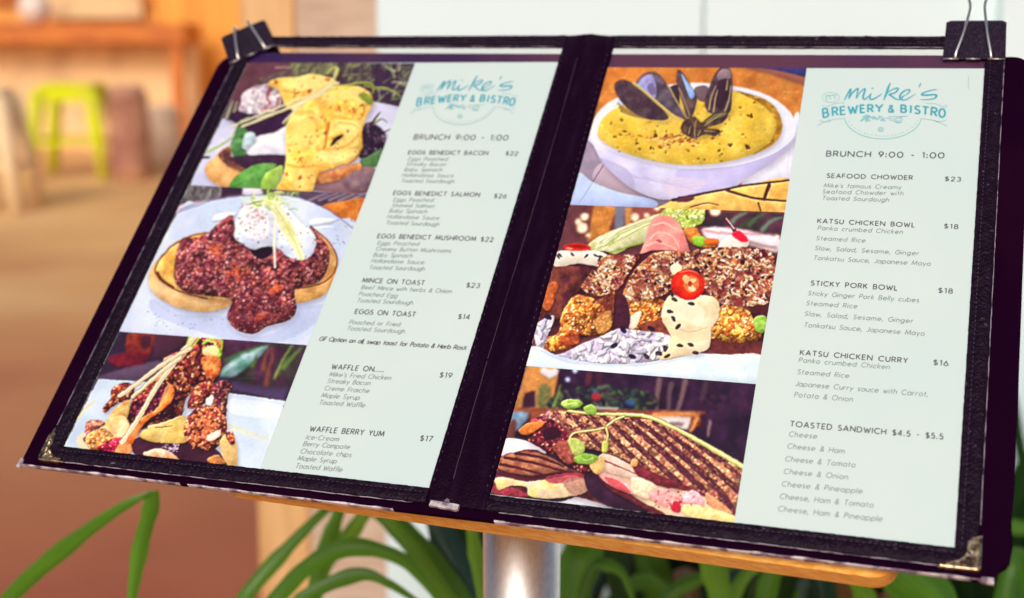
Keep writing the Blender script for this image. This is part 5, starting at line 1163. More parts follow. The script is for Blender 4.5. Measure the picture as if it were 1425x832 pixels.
# ------------------------------------------------------------------ the two printed sheets in the pockets
def sheet(sgn, label):
    t = empty('menu_sheet', BOARD @ Matrix.Translation((0, 0, 0)), label, 'menu page')
    b_ = MB(); b_.box(min(sgn * 15.3, sgn * 226.2), max(sgn * 15.3, sgn * 226.2), -150, 144.0, -.3, 0)
    b_.v = [(x, y if y < 0 else ({-1: (143.5, 146.4), 1: (141.9, 143.4)}[sgn][x > sgn * 120]), z) for x, y, z in b_.v]
    b_.build('paper', PAPER, t, scale=mm)
    return t
def food(parent, p, label, sgn):
    Q = np.array([bd(*q) for q in p.quad])
    # keep the printed picture inside the sheet's straight edge
    edge = -225.9 if sgn < 0 else 15.5
    for i in (0, 3): Q[i][0] = edge
    nu = int(np.hypot(*(p.quad[1] - p.quad[0]))) + 10; nv = int(np.hypot(*(p.quad[3] - p.quad[0])) * .95) + 10
    u, v = np.meshgrid(np.linspace(0, 1, nu), np.linspace(0, 1, nv))
    u_, v_ = u[..., None], v[..., None]
    G = (Q[0] * (1 - u_) + Q[1] * u_) * (1 - v_) + (Q[3] * (1 - u_) + Q[2] * u_) * v_
    # the drawing's own coordinates of every grid point
    W = np.concatenate([G / 1000, np.zeros(G.shape[:2] + (1,))], 2) @ RM.T + TM
    px = PW / 2 + F * W[..., 0] / -W[..., 2]; py = PH / 2 - F * W[..., 1] / -W[..., 2]
    C = p.sample(px, py) / 255
    C = np.where(C <= .04045, C / 12.92, ((C + .055) / 1.055) ** 2.4)
    me = bpy.data.meshes.new('food_photo')
    co = np.concatenate([G * mm, np.full(G.shape[:2] + (1,), .00010)], 2).reshape(-1, 3)
    me.vertices.add(nu * nv); me.vertices.foreach_set('co', co.ravel())
    idx = np.arange(nu * nv).reshape(nv, nu)
    q = np.stack([idx[1:, :-1], idx[1:, 1:], idx[:-1, 1:], idx[:-1, :-1]], -1).reshape(-1, 4)
    me.loops.add(q.size); me.loops.foreach_set('vertex_index', q.ravel())
    me.polygons.add(len(q)); me.polygons.foreach_set('loop_start', np.arange(0, q.size, 4))
    me.update(calc_edges=True)
    a = me.color_attributes.new('ink', 'FLOAT_COLOR', 'POINT')
    col = np.concatenate([np.clip(C * PRINT_GAIN, 0, .9), np.ones(C.shape[:2] + (1,))], 2).reshape(-1)
    a.data.foreach_set('color', col.astype(np.float32))
    me.materials.append(PRINT)
    o = bpy.data.objects.new('food_photo', me); COL.objects.link(o); o.parent = parent
    o['label'] = label
PRINT_GAIN = np.array([0.98, 0.94, 0.90])
left = sheet(-1, 'left menu page, brunch list starting with eggs benedict beside three food photos')
right = sheet(1, 'right menu page, brunch list starting with seafood chowder beside three food photos')
food(left, finish(paint_benedict(), 1.6, .5), 'photo of eggs benedict under yellow hollandaise', -1)
food(left, finish(paint_mince(), 1.6), 'photo of mince on toast with a poached egg', -1)
food(left, finish(paint_waffle(), 2.2, .9), 'photo of fried chicken heaped on a waffle', -1)
food(right, finish(paint_chowder(), .8, .22), 'photo of yellow chowder with mussels in a white bowl', 1)
food(right, finish(paint_katsu(), 2.0), 'photo of crumbed chicken with mayo and a chilli ring', 1)
food(right, finish(paint_sandwich(), 1.8, .7), 'photo of a grilled toasted sandwich', 1)

# ------------------------------------------------------------------ the writing on them
def put(mb, s, x0, y0, x1, y1, cap, w, slant=0.0, mi=0):
    text(mb, s, bd(x0, y0), bd(x1, y1), cap, w, slant=slant, mi=mi)
LEFT = [
 (('EGGS BENEDICT BACON', 567.9, 214.8, 678.4, 215.9), ('$22', 703.3, 216.2, 719.8, 216.7), [('Eggs Poached', 567.9, 223.6, 622, 223.9), ('Streaky Bacon', 565.1, 230.8, 619.5, 231.4), ('Baby Spinach', 562.3, 238.6, 614.3, 238.8), ('Hollandaise Sauce', 559.3, 246.3, 630.6, 247.1), ('Toasted Sourdough', 557.4, 254, 631.1, 254.9)]),
 (('EGGS BENEDICT SALMON', 547.1, 271.2, 666.8, 273.9), ('$26', 687.2, 275.6, 704.1, 276.1), [('Eggs Poached', 547.1, 280.4, 602.1, 281.1), ('Shaved Salmon', 544.9, 288.3, 603.5, 289.4), ('Baby Spinach', 541.3, 295.8, 593.3, 297.1), ('Hollandaise Sauce', 538.6, 303.9, 610.2, 306.1), ('Toasted Sourdough', 536.5, 312.4, 610.2, 314.8)]),
 (('EGGS BENEDICT MUSHROOM', 524.9, 331.3, 661.5, 335.3), ('$22', 668.6, 335.9, 685.5, 336.6), [('Eggs Poached', 524.9, 340.7, 581.9, 342.2), ('Creamy Button Mushrooms', 522.5, 348.9, 627, 351.8), ('Baby Spinach', 519.4, 357.3, 572.8, 358.7), ('Hollandaise Sauce', 516.5, 365.5, 589.3, 367.9), ('Toasted Sourdough', 513.4, 374.6, 589.8, 376.8)]),
 (('MINCE ON TOAST', 504, 392.9, 589.8, 396.9), ('$23', 648.7, 399.8, 666.7, 400.8), [('Beef Mince with herbs & Onion', 502.6, 402.5, 627.5, 408.2), ('Poached Egg', 499, 411.6, 551.8, 414.4), ('Toasted Sourdough', 496.1, 420.6, 573.5, 424.3)]),
 (('EGGS ON TOAST', 493.7, 436.6, 577.3, 440.9), ('$14', 637.2, 443.8, 653, 444.5), [('Poached or Fried', 485.8, 451, 555.9, 454.4), ('Toasted Sourdough', 482.4, 459.6, 562.2, 464)]),
 (('WAFFLE ON.....', 461.2, 513.4, 534, 518.1), ('$19', 611.5, 525.1, 628.1, 526.2), [("Mike's Fried Chicken", 458.1, 523.7, 543.2, 529), ('Streaky Bacon', 455.2, 532.9, 514.4, 536.3), ('Creme Fraiche', 451.2, 543, 512.8, 547), ('Maple Syrup', 446.7, 553, 499.6, 556.6), ('Toasted Waffle', 443.5, 562.8, 507, 567.1)]),
 (('WAFFLE BERRY YUM', 430.8, 600.1, 533.5, 607.5), ('$17', 584.2, 613.3, 600.9, 614.6), [('Ice-Cream', 425.5, 611.2, 470.5, 614.3), ('Berry Compote', 421.6, 620.5, 485.6, 625.4), ('Chocolate chips', 417.6, 630.8, 488, 636.4), ('Maple Syrup', 413.9, 640.6, 467.1, 645), ('Toasted Waffle', 410.5, 651.2, 475.3, 656.9)]),
]
KB = [('Slaw, Salad, Sesame, Ginger', 0), ('Tonkatsu Sauce, Japanese Mayo', 0)]
RIGHT = [
 (('SEAFOOD CHOWDER', 1150.5, 247.3, 1269.6, 250.3), ('$23', 1315, 251.8, 1336.7, 252.5), [("Mike's famous Creamy", 1146.2, 260.7, 1253.4, 263.4), ('Seafood Chowder with', 1144.4, 269.3, 1256.4, 272), ('Toasted Sourdough', 1143.7, 278.1, 1236.3, 280.9)]),
 (('KATSU CHICKEN BOWL', 1137.6, 310.3, 1272.5, 316.3), ('$18', 1313.7, 317.7, 1333, 318.7), [('Panko crumbed Chicken', 1137.6, 319.9, 1255.5, 325.6), ('Steamed Rice', 1135.7, 334.2, 1203.5, 337.6), ('Slaw, Salad, Sesame, Ginger', 1133.8, 348, 1278, 355.5), ('Tonkatsu Sauce, Japanese Mayo', 1131.6, 361.6, 1294.3, 370)]),
 (('STICKY PORK BOWL', 1128.4, 397, 1248.3, 404.2), ('$18', 1305.7, 407.3, 1325.3, 408.5), [('Sticky Ginger Pork Belly cubes', 1124.1, 410.9, 1278, 420.8), ('Steamed Rice', 1121.6, 424.8, 1192.1, 429.3), ('Slaw, Salad, Sesame, Ginger', 1119.5, 439.3, 1269.6, 449.8), ('Tonkatsu Sauce, Japanese Mayo', 1118.3, 455, 1285.8, 467.3)]),
 (('KATSU CHICKEN CURRY', 1113.4, 493.9, 1262.6, 505.4), ('$16', 1298.9, 507.8, 1319.1, 509.4), [('Panko crumbed Chicken', 1111.3, 504, 1237.2, 514), ('Steamed Rice', 1109.3, 520.4, 1180.7, 526.2), ('Japanese Curry sauce with Carrot,', 1106.5, 537, 1290.5, 552), ('Potato & Onion', 1105.1, 552.2, 1185.9, 559)]),
 (('TOASTED SANDWICH $4.5 - $5.5', 1099.5, 593.2, 1312.1, 611.5), None, [('Cheese', 1097.4, 607.2, 1136.1, 610.6), ('Cheese & Ham', 1095.3, 624, 1174.4, 631.2), ('Cheese & Tomato', 1092.5, 641.8, 1189.4, 650.5), ('Cheese & Onion', 1090.4, 659.2, 1179, 667.4), ('Cheese & Pineapple', 1087.6, 676.6, 1199.2, 687.2), ('Cheese, Ham & Tomato', 1084.9, 694, 1214.5, 706.6), ('Cheese, Ham & Pineapple', 1082.4, 711.4, 1227.1, 726)]),
]
def entries(parent, L, cap_t, cap_b):
    for title, price, lines in L:
        b_ = MB(); put(b_, title[0], *title[1:], cap_t, .50)
        e = b_.build('dish_name', INK_TITLE, parent, scale=mm)
        if price:
            b_ = MB(); put(b_, price[0], *price[1:], cap_t, .46); b_.build('price', INK_TITLE, e, scale=mm)
        b_ = MB()
        for l in lines: put(b_, l[0], *l[1:], cap_b, .32, .16)
        b_.build('description', INK_BODY, e, scale=mm)
entries(left, LEFT, 2.95, 2.65)
entries(right, RIGHT, 2.75, 2.6)
b_ = MB(); put(b_, 'BRUNCH 9:00 - 1:00', 575.6, 194.1, 706, 195.4, 3.9, .58); b_.build('heading', INK_DARK, left, scale=mm)
b_ = MB(); put(b_, 'BRUNCH 9:00 - 1:00', 1150, 217.5, 1313.5, 220.3, 3.7, .58); b_.build('heading', INK_DARK, right, scale=mm)
b_ = MB(); put(b_, 'GF Option on all, swap toast for Potato & Herb Rosti', 443.7, 474.1, 647.5, 487.1, 2.6, .42, .2); b_.build('footnote', INK_DARK, left, scale=mm)
b_ = MB()
for k in range(9): ribbon(b_, [bd(1347.2, 107 + k * 2), bd(1348.6, 107.6 + k * 2)], .22, .2)
b_.build('fine_print', INK_BODY, right, scale=mm)

def logo(parent, place):
    """place maps the drawing's points to board mm"""
    T = lambda pts: [place(pts[i], pts[i + 1]) for i in range(0, len(pts), 2)]
    S = lambda pts: smoothline(T(pts), 7)
    hand = MB()
    def pen(pts, w=.62): ribbon(hand, S(pts), w * 1.25, .22, 0, True)
    pen([297, 238, 312, 208, 330, 178, 333, 184, 321, 228, 340, 198, 365, 176, 373, 177, 362, 226, 382, 196, 404, 176, 411, 180, 400, 222, 412, 231, 432, 214, 446, 198], .8)
    pen([446, 198, 438, 224, 447, 233, 474, 222, 506, 200], .8); pen([449, 174, 453, 171, 456, 174], .7)
    pen([551, 140, 540, 166, 527, 205, 514, 237], .95); pen([518, 214, 545, 188, 580, 170, 594, 174, 578, 194, 546, 205, 560, 215, 582, 230, 606, 232, 626, 214], .8)
    pen([604, 222, 640, 205, 658, 186, 650, 178, 628, 186, 606, 206, 606, 228, 630, 236, 664, 218, 690, 202], .8)
    pen([719, 141, 715, 152, 708, 166], .6)
    pen([808, 178, 786, 180, 748, 190, 724, 203, 742, 209, 786, 206, 806, 210, 794, 226, 756, 233, 716, 233], .9)
    lg = hand.build('logo', INK_TEAL, parent, scale=mm)
    b_ = MB()
    base = lambda x: 300 + ((x - 515) / 335.0) ** 2 * 33
    spec = [('B', 182, 211, 47), ('R', 234, 263, 45), ('E', 278, 303, 43), ('W', 321, 370, 42), ('E', 387, 410, 41), ('R', 428, 456, 40), ('Y', 470, 509, 40), ('&', 541, 570, 36), ('B', 610, 638, 40), ('I', 662, 664, 41), ('S', 685, 713, 42), ('T', 726, 760, 42), ('R', 776, 806, 44), ('O', 818, 850, 46)]
    for ch, xa, xb, h in spec:
        gw = GL[ch][0]; lean = ((xa + xb) / 2 - 515) / 335 * .10
        for st in GL[ch][1]:
            pts = [place(xa + (u / gw if gw > .1 else .5) * (xb - xa) + lean * v * h, (base(xa) + (base(xb) - base(xa)) * (u / max(gw, .1))) - v * h) for u, v in st]
            ribbon(b_, pts, 1.0 if ch != '&' else .75, .22)
    ribbon(b_, T([540, 304, 572, 304]), .3, .22)
    b_.build('logo_lettering', INK_TEAL, lg, scale=mm)
    b_ = MB()
    R = lambda pts, w=.26: ribbon(b_, S(pts), w, .22)
    ell = lambda cx, cy, rx, ry, a0, a1: sum([[cx + rx * math.cos(rad(a)), cy + ry * math.sin(rad(a))] for a in np.linspace(a0, a1, 26)], [])
    R(ell(223, 221, 47, 28, 0, 360), .2); R([201, 237, 196, 214, 213, 211, 222, 232], .4); R([214, 212, 238, 208, 246, 231], .4); R([196, 213, 258, 206], .3)
    R([178, 262, 186, 275, 212, 268, 248, 255, 300, 250]); R([745, 254, 790, 255, 826, 266, 850, 276, 862, 268, 852, 262])
    R([148, 378, 182, 358, 222, 346, 300, 335]); R([160, 346, 188, 356, 214, 346]); R([205, 358, 220, 352, 212, 346], .3)
    R([716, 338, 786, 346, 826, 360, 864, 382]); R([790, 348, 812, 358, 806, 352], .3); R([815, 352, 842, 352, 862, 344])
    R(ell(510, 322, 213, 128, 172, 8), .34)
    for k in range(15):
        a = 165 - k * 150 / 14
        if 60 < a < 120: continue
        R(ell(510, 322, 196, 112, a, a - 3.4), .3)
    for k in range(9): R(ell(510, 322, 196, 112, 116 - k * 6.5, 113.5 - k * 6.5), .3)
    R(ell(498, 398, 16, 12, 0, 360), .3); R(ell(498, 398, 8, 6, 0, 360), .3)
    for a, c, d, e in ((385, 352, 445, 325), (395, 340, 440, 350), (400, 330, 436, 322), (418, 356, 432, 326)): R([a, c, (a + c * 0 + d) / 2, (c + e) / 2 - 4, d, e], .95)
    for a, c, d, e in ((452, 322, 475, 332), (470, 345, 490, 330), (485, 322, 510, 328), (495, 350, 516, 336), (450, 338, 466, 334), (505, 342, 525, 350)): R([a, c, (a + d) / 2, (c + e) / 2 + 3, d, e], .6)
    R([440, 332, 500, 338, 540, 334]); R([540, 327, 650, 325], .34); R([540, 336, 575, 340, 600, 332, 615, 334]); R([545, 346, 580, 352, 608, 344]); R(ell(596, 345, 20, 12, 0, 360), .26); R([575, 358, 598, 362, 612, 356], .3)
    b_.build('logo_ornament', INK_TEAL2, lg, scale=mm)
ZR = lambda x, y: bd(1100 + x / 3.963, 80 + y / 3.963)
logo(right, ZR)
a0, a1 = np.array(ZR(182, 330)), np.array(ZR(850, 335)); b0, b1 = np.array(bd(580, 147.4)), np.array(bd(714.3, 148.2))
ks = np.hypot(*(b1 - b0)) / np.hypot(*(a1 - a0))
logo(left, lambda x, y: tuple(b0 + (np.array(ZR(x, y)) - a0) * ks))

# ------------------------------------------------------------------ binder clips
def clip(mat4, label, wide, tall, wires):
    t = empty('binder_clip', mat4, label, 'binder clip', 'binder clips on the menu corners')
    # cross-section in (y, z): front plate, spine on top, back plate; extruded along x with rounded upper corners
    sec = [(0, 1.75), (tall * .5, 4.4), (tall - 1.2, 6.6), (tall, 6.2), (tall + .4, 4.5), (tall + .2, -20), (tall - 1, -25.5), (tall * .5, -24.4), (0, -22.4)]
    b_ = MB(); n = 14; th = .55
    vs = []; xs = [-1 + 2 * k / n for k in range(n + 1)]
    for x in xs:
        for (y, z) in sec:
            k = 1 - .06 * max(0, abs(x) - .86) / .14
            vs.append((x * wide / 2 * (1 - .035 * (y / tall)), y * (k if y > tall * .8 else 1), z))
    m = len(sec)
    fs = [(i * m + j, (i + 1) * m + j, (i + 1) * m + j + 1, i * m + j + 1) for i in range(n) for j in range(m - 1)]
    b_.add(vs, fs)
    body = b_.build('clip_body', CLIPBLACK, t, scale=mm)
    so = body.modifiers.new('thickness', 'SOLIDIFY'); so.thickness = .0006; so.offset = 0
    b_ = MB()
    for x0, x1 in ((-wide / 2 + .2, -wide * .24), (-wide * .13, wide * .10), (wide * .22, wide / 2 - .2)):
        b_ = MB(); b_.tube([(x0, -.1, 2.1), (x1, -.1, 2.1)], .5, 8); b_.build('curled_lip', NICKEL_DULL, t, smooth=True, scale=mm)
    for w in wires:
        b_ = MB(); b_.tube([tuple(p) for p in smoothline(w, 6)], .82, 10)
        b_.build('wire_handle', NICKEL, t, smooth=True, scale=mm)
NICKEL_DULL = mat('dull_nickel', (0.55, 0.49, 0.47), 0.4, metal=1.0)
f1 = [(-9.6, 0.2, 2.3), (-9.3, 3, 4.2), (-6.4, 14, 7.2), (-4.6, 25, 8.4), (-3.8, 32, 8.4), (-3.9, 37, 8.0), (-5.4, 43, 8.0), (-8.2, 49, 8.0), (-9.2, 54, 8.0), (-6, 58, 8), (1, 59, 8), (7, 58, 8), (9.6, 54, 8.0), (8.2, 48, 8.0), (5.0, 42, 8.0), (3.9, 36, 8.0), (4.2, 30, 8.4), (4.9, 24, 8.4), (6.2, 14, 7.2), (8.4, 3, 4.2), (8.8, .2, 2.3)]
f2 = [(-9, .2, -23), (-6, 14, -26.5), (-4.8, 28, -27), (-4.6, 40, -26), (-4.0, 45.4, -25.4), (-2, 48.6, -25), (3, 49.6, -25), (8.2, 48.2, -25), (10.6, 45, -25.2), (9.6, 39, -26), (7.6, 26, -27), (7.4, 14, -26.5), (9, .2, -23)]
clip(BOARD @ Matrix.Translation((.2203, .1487, 0)), 'upright black binder clip with raised wire loops on the top right menu corner', 32.6, 25.2, [f1, f2])
g1 = [(-9.4, .2, 2.3), (-8.6, 4, 4.4), (-6.6, 15, 7.0), (-5.4, 22, 8.2), (-4.8, 25.4, 8.0), (-4.4, 27.2, 5.5), (-4.2, 27.6, 0), (-4.2, 27.4, -8), (0, 27.2, -11), (4.2, 27.4, -8), (4.2, 27.6, 0), (4.4, 27.2, 5.5), (4.8, 25.4, 8.0), (5.4, 22, 8.2), (6.6, 15, 7.0), (8.6, 4, 4.4), (9.4, .2, 2.3)]
clip(BOARD @ Matrix.Translation((-.2243, .1500, 0)) @ Matrix.Rotation(rad(33), 4, 'Z'), 'tilted black binder clip biting the top left menu corner', 32, 23.0, [g1])
# ------------------------------------------------------------------ behind the stand: wall panel, posts
WHITE = mat('white_paint', (0.74, 0.87, 0.89), 0.6, var=((0.70, 0.85, 0.87), 3, .4, .65, (1, 1, .3)), bump=(60, .1, .002))
WPINE = mat('pale_pine', (0.74, 0.45, 0.20), 0.6, var=((0.60, 0.32, 0.12), 14, .45, .7, (3, 3, .25)))
WGREY = mat('weathered_timber', (0.60, 0.44, 0.33), 0.75, var=((0.50, 0.34, 0.24), 20, .42, .66, (1, 1, 6)))
ORANGE = mat('orange_timber', (0.66, 0.19, 0.016), 0.5, var=((0.46, 0.10, 0.012), 3, .4, .65, (1, 1, 4)))
HONEY = mat('honey_timber', (0.92, 0.44, 0.095), 0.55, var=((0.80, 0.27, 0.035), 2.2, .4, .65, (4, 4, .4)))
CREAM = mat('cream_paint', (0.86, 0.58, 0.29), 0.6, var=((0.58, 0.34, 0.18), 2.5, .45, .7, (1, 1, 1)))
LIME = mat('lime_enamel', (0.66, 0.70, 0.004), 0.5, spec=.2, var=((.62, .52, .08), 4, .45, .7, (1, 1, 1)))
MAROON = mat('maroon_fabric', (0.34, 0.135, 0.09), 0.8, var=((.55, .28, .17), 5, .4, .62, (1, 1, 1)))
LILAC = mat('lilac_grey', (0.58, 0.40, 0.28), 0.6)
STONE = mat('pale_stone', (0.86, 0.62, 0.36), 0.7)
WHITEPOT = mat('white_glaze', (0.80, 0.68, 0.60), 0.3)

def upright(name, mats, px0, px1, depth, thick, z1, label, cat, extra=None):
    """vertical timber whose front face spans the measured px0..px1 at this distance"""
    a, b = at(px0, 120, depth), at(px1, 120, depth)
    y = (a.y + b.y) / 2
    o = Vector(((a.x + b.x) / 2, y + thick / 2, 0))
    mb = MB(); w = (b.x - a.x) / 2
    mb.box(-w, w, -thick / 2, thick / 2, 0.0, z1, c=.004)
    ob = mb.build(name, mats); ob.location = o
    return tag(ob, label, cat)
# white panel wall
D = 1.78
a, b = at(529, 300, D), at(1425, 300, D)
t = empty('white_wall', Matrix.Translation((a.x, a.y, 0)), 'bright white painted wall panel filling the background behind the menu', 'wall')
mb = MB()
for k in range(5):
    mb.box(.0 + k * .42, .418 + k * .42, 0, .05, .03, 2.5, c=.003)
mb.build('wall_panel', WHITE, t)
mb = MB(); mb.box(-.004, 2.12, -.012, .06, 2.5, 2.56, c=.004); mb.build('top_rail', WHITE, t)
mb = MB(); mb.box(.62 + .17, .66 + .17, -.03, -.002, .03, 2.49, c=.004); mb.build('batten', WHITE, t)
upright('timber_board', WGREY, 413.5, 531, 1.83, .05, 2.5, 'weathered grey pink timber board between pale post and white wall', 'board')
upright('pine_post', WPINE, 336, 413, 1.86, .07, 2.5, 'pale pine post standing left of the weathered board', 'post')

# ------------------------------------------------------------------ far left: the bar and its stools
t = empty('timber_bar', Matrix.Translation((at(120, 60, 12.6).x, at(120, 60, 12.6).y, 0)), 'long orange timber bar counter with cream front in the blurred background', 'bar counter')
mb = MB(); mb.box(-2.3, 1.0, -.35, .35, .98, 1.16, c=.01); mb.build('bar_top', ORANGE, t)
mb = MB(); mb.box(-2.3, 1.0, .05, .25, 0.0, .98); mb.build('bar_front', CREAM, t)
for x in (-2.1, .9):
    mb = MB(); mb.box(x - .05, x + .05, -.3, -.2, 0, .98); mb.build('bar_leg', ORANGE, t)
A = at(290, 100, 13.4)
t = empty('timber_wall', Matrix.Translation((A.x, A.y, 0)), 'honey coloured timber wall with orange rails at the back of the terrace', 'wall')
mb = MB()
for k in range(56): mb.box(-16.0 + k * .36, -16.0 + k * .36 + .345, .1, .16, 0, 3.2, c=.006)
mb.build('wall_boards', HONEY, t)
mb = MB()
for z in (1.36, 1.85, 2.5): mb.box(-16.0, 4.1, .02, .1, z, z + .12, c=.006)
mb.build('wall_rail', ORANGE, t)
mb = MB(); mb.box(-1.55, -.62, -.02, .018, 1.21, 1.75, c=.01); mb.build('pale_panel', CREAM, t)
mb = MB(); mb.box(-.46, .42, -.14, .02, 0, 3.2, c=.01); mb.build('wall_post', HONEY2 if False else ORANGE_LIGHT, t) if False else mb.build('wall_post', mat('amber_timber', (0.92, 0.40, 0.05), .55, var=((0.78, 0.28, 0.03), 3, .4, .65, (4, 4, .4))), t)

def stool(px, pybase, m, label, kind='stool', h=.76, w=.40):
    d_ = 10.6
    c = CAM_Z / math.tan(PITCH + math.atan((pybase - PH / 2) / F))
    x = at(px, pybase, c / math.cos(PITCH) * 1.0).x
    t = empty('bar_stool', Matrix.Translation((x, c, 0)), label, 'stool', 'bar stools on the terrace')
    mb = MB(); mb.prism(rrect(-w / 2, w / 2, -w / 2, w / 2, .06), h - .13, h, c=.02); mb.build('seat', m, t)
    for sx in (-1, 1):
        for sy in (-1, 1):
            mb = MB()
            q = [(sx * (w / 2 - .02), sy * (w / 2 - .02), h - .05), (sx * (w / 2 + .07), sy * (w / 2 + .07), 0)]
            mb.tube(q, [.062, .042], 8); mb.build('leg', m, t, smooth=True)
    for z in (.26,):
        e = w / 2 + .045
        for s in (-1, 1):
            mb = MB(); mb.box(-e, e, s * e - .012, s * e + .012, z, z + .03); mb.build('foot_rail', m, t)
            mb = MB(); mb.box(s * e - .012, s * e + .012, -e + .013, e - .013, z + .004, z + .034); mb.build('foot_rail', m, t)
    if kind == 'back':
        mb = MB(); mb.prism(rrect(-w / 2 - .02, w / 2 + .02, 0, .42, .12), 0, .03, c=.008)
        mb.v = [(x, w / 2 - z + y * .08, h + .06 + y) for x, y, z in mb.v]
        mb.build('backrest', m, t)
        for s in (-1, 1):
            mb = MB(); mb.box(s * w * .3 - .015, s * w * .3 + .015, w / 2 - .03, w / 2 - .004, h - .02, h + .2); mb.build('back_post', m, t)
    return t
stool(119, 246, LIME, 'lime green metal stool with splayed legs in the blurred background', h=.70, w=.42)
stool(3, 292, STONE, 'cream metal stool cut off by the left edge of the photo', h=.74, w=.26)
def pouf(px, pybase, m, label, r, h):
    c_ = CAM_Z / math.tan(PITCH + math.atan((pybase - PH / 2) / F))
    x = at(px, pybase, c_ / math.cos(PITCH)).x
    t = empty('pouf', Matrix.Translation((x, c_, 0)), label, 'pouf', 'round poufs on the terrace')
    mb = MB(); prof = [(.0, 0), (.8, .0), (.93, .05), (1.0, .2), (1.02, .45), (.98, .75), (.9, .92), (.7, .99), (0, 1.0)]
    for i in range(28):
        for (a_, z) in prof: mb.v.append((a_ * r * math.cos(2 * math.pi * i / 28), a_ * r * math.sin(2 * math.pi * i / 28), z * h))
    for i in range(28):
        k_ = (i + 1) % 28
        for k in range(8): mb.f.append((i * 9 + k, k_ * 9 + k, k_ * 9 + k + 1, i * 9 + k + 1)); mb.m.append(0)
    mb.build('cover', m, t, smooth=True)
    mb = MB(); mb.tube([(r * 1.0 * math.cos(2 * math.pi * i / 28), r * 1.0 * math.sin(2 * math.pi * i / 28), h * .84) for i in range(28)], .012, 6, closed=True)
    mb.build('seam', m, t, smooth=True)
pouf(192, 250, MAROON, 'tall brown pouf right of the lime stool in the blurred background', .15, .70)
pouf(236, 232, LILAC, 'pale pouf half hidden behind the left border of the menu', .16, .50)
# pots on the bar
B0 = at(50, 40, 12.5)
t = empty('plant_pot', Matrix.Translation((B0.x, B0.y, 1.16)), 'round pale pot standing on the orange timber bar', 'pot')
mb = MB()
prof = [(.06, 0), (.12, .04), (.15, .14), (.13, .22), (.10, .26)]
for i in range(24):
    for (r_, z) in prof: mb.v.append((r_ * math.cos(2 * math.pi * i / 24), r_ * math.sin(2 * math.pi * i / 24), z))
for i in range(24):
    j = (i + 1) % 24
    for k in range(4): mb.f.append((i * 5 + k, j * 5 + k, j * 5 + k + 1, i * 5 + k + 1)); mb.m.append(0)
mb.build('pot_body', WHITEPOT, t, smooth=True)
mb = MB()
for k in range(3):
    pass
# ------------------------------------------------------------------ strap-leaved plants under the board
def leafmat(name, c, t, k=.35):
    """leaf skin: fine parallel veins along the blade, a pale midrib and browned tips on some blades"""
    m = mat(name, c, .36, spec=.45, var=((c[0] * 1.5, c[1] * 1.35, c[2] * 1.3), 9, .4, .65, (1, 1, 1)), trans=(t, k))
    nt = m.node_tree; N = nt.nodes; L = nt.links; b = N['Principled BSDF']
    at_ = N.new('ShaderNodeAttribute'); at_.attribute_name = 'blade'
    mp = N.new('ShaderNodeMapping'); mp.inputs['Scale'].default_value = (14, 1.3, 9); L.new(at_.outputs['Vector'], mp.inputs[0])
    nz = N.new('ShaderNodeTexNoise'); nz.inputs['Scale'].default_value = 1.0; nz.inputs['Detail'].default_value = 3; L.new(mp.outputs[0], nz.inputs['Vector'])
    sx = N.new('ShaderNodeSeparateXYZ'); L.new(at_.outputs['Vector'], sx.inputs[0])
    r1_ = N.new('ShaderNodeMapRange'); r1_.inputs['From Min'].default_value = .35; r1_.inputs['From Max'].default_value = .7; r1_.inputs['To Min'].default_value = .62; r1_.inputs['To Max'].default_value = 1.45; L.new(nz.outputs[0], r1_.inputs[0])
    mu = N.new('ShaderNodeVectorMath'); mu.operation = 'SCALE'; L.new(b.inputs['Base Color'].links[0].from_socket, mu.inputs[0]); L.new(r1_.outputs[0], mu.inputs['Scale'])
    ad = N.new('ShaderNodeMath'); ad.operation = 'MULTIPLY_ADD'; ad.inputs[1].default_value = .10; L.new(nz.outputs[0], ad.inputs[0]); L.new(sx.outputs['Y'], ad.inputs[2])
    r2_ = N.new('ShaderNodeMapRange'); r2_.inputs['From Min'].default_value = 1.0; r2_.inputs['From Max'].default_value = 1.06; L.new(ad.outputs[0], r2_.inputs[0])
    mx = N.new('ShaderNodeMix'); mx.data_type = 'RGBA'; L.new(r2_.outputs[0], mx.inputs[0]); L.new(mu.outputs[0], mx.inputs[6]); mx.inputs[7].default_value = (.22, .12, .05, 1)
    L.new(mx.outputs[2], b.inputs['Base Color'])
    return m
G_DARK = leafmat('dark_leaf', (.018, .050, .014), (.03, .12, .01), .2)
G_MID = leafmat('green_leaf', (.065, .185, .016), (.18, .44, .02), .42)
G_LIGHT = leafmat('lime_leaf', (.13, .30, .022), (.25, .50, .03), .45)
G_BLUE = leafmat('blue_green_leaf', (.020, .060, .050), (.04, .14, .09), .2)
BLADE = []
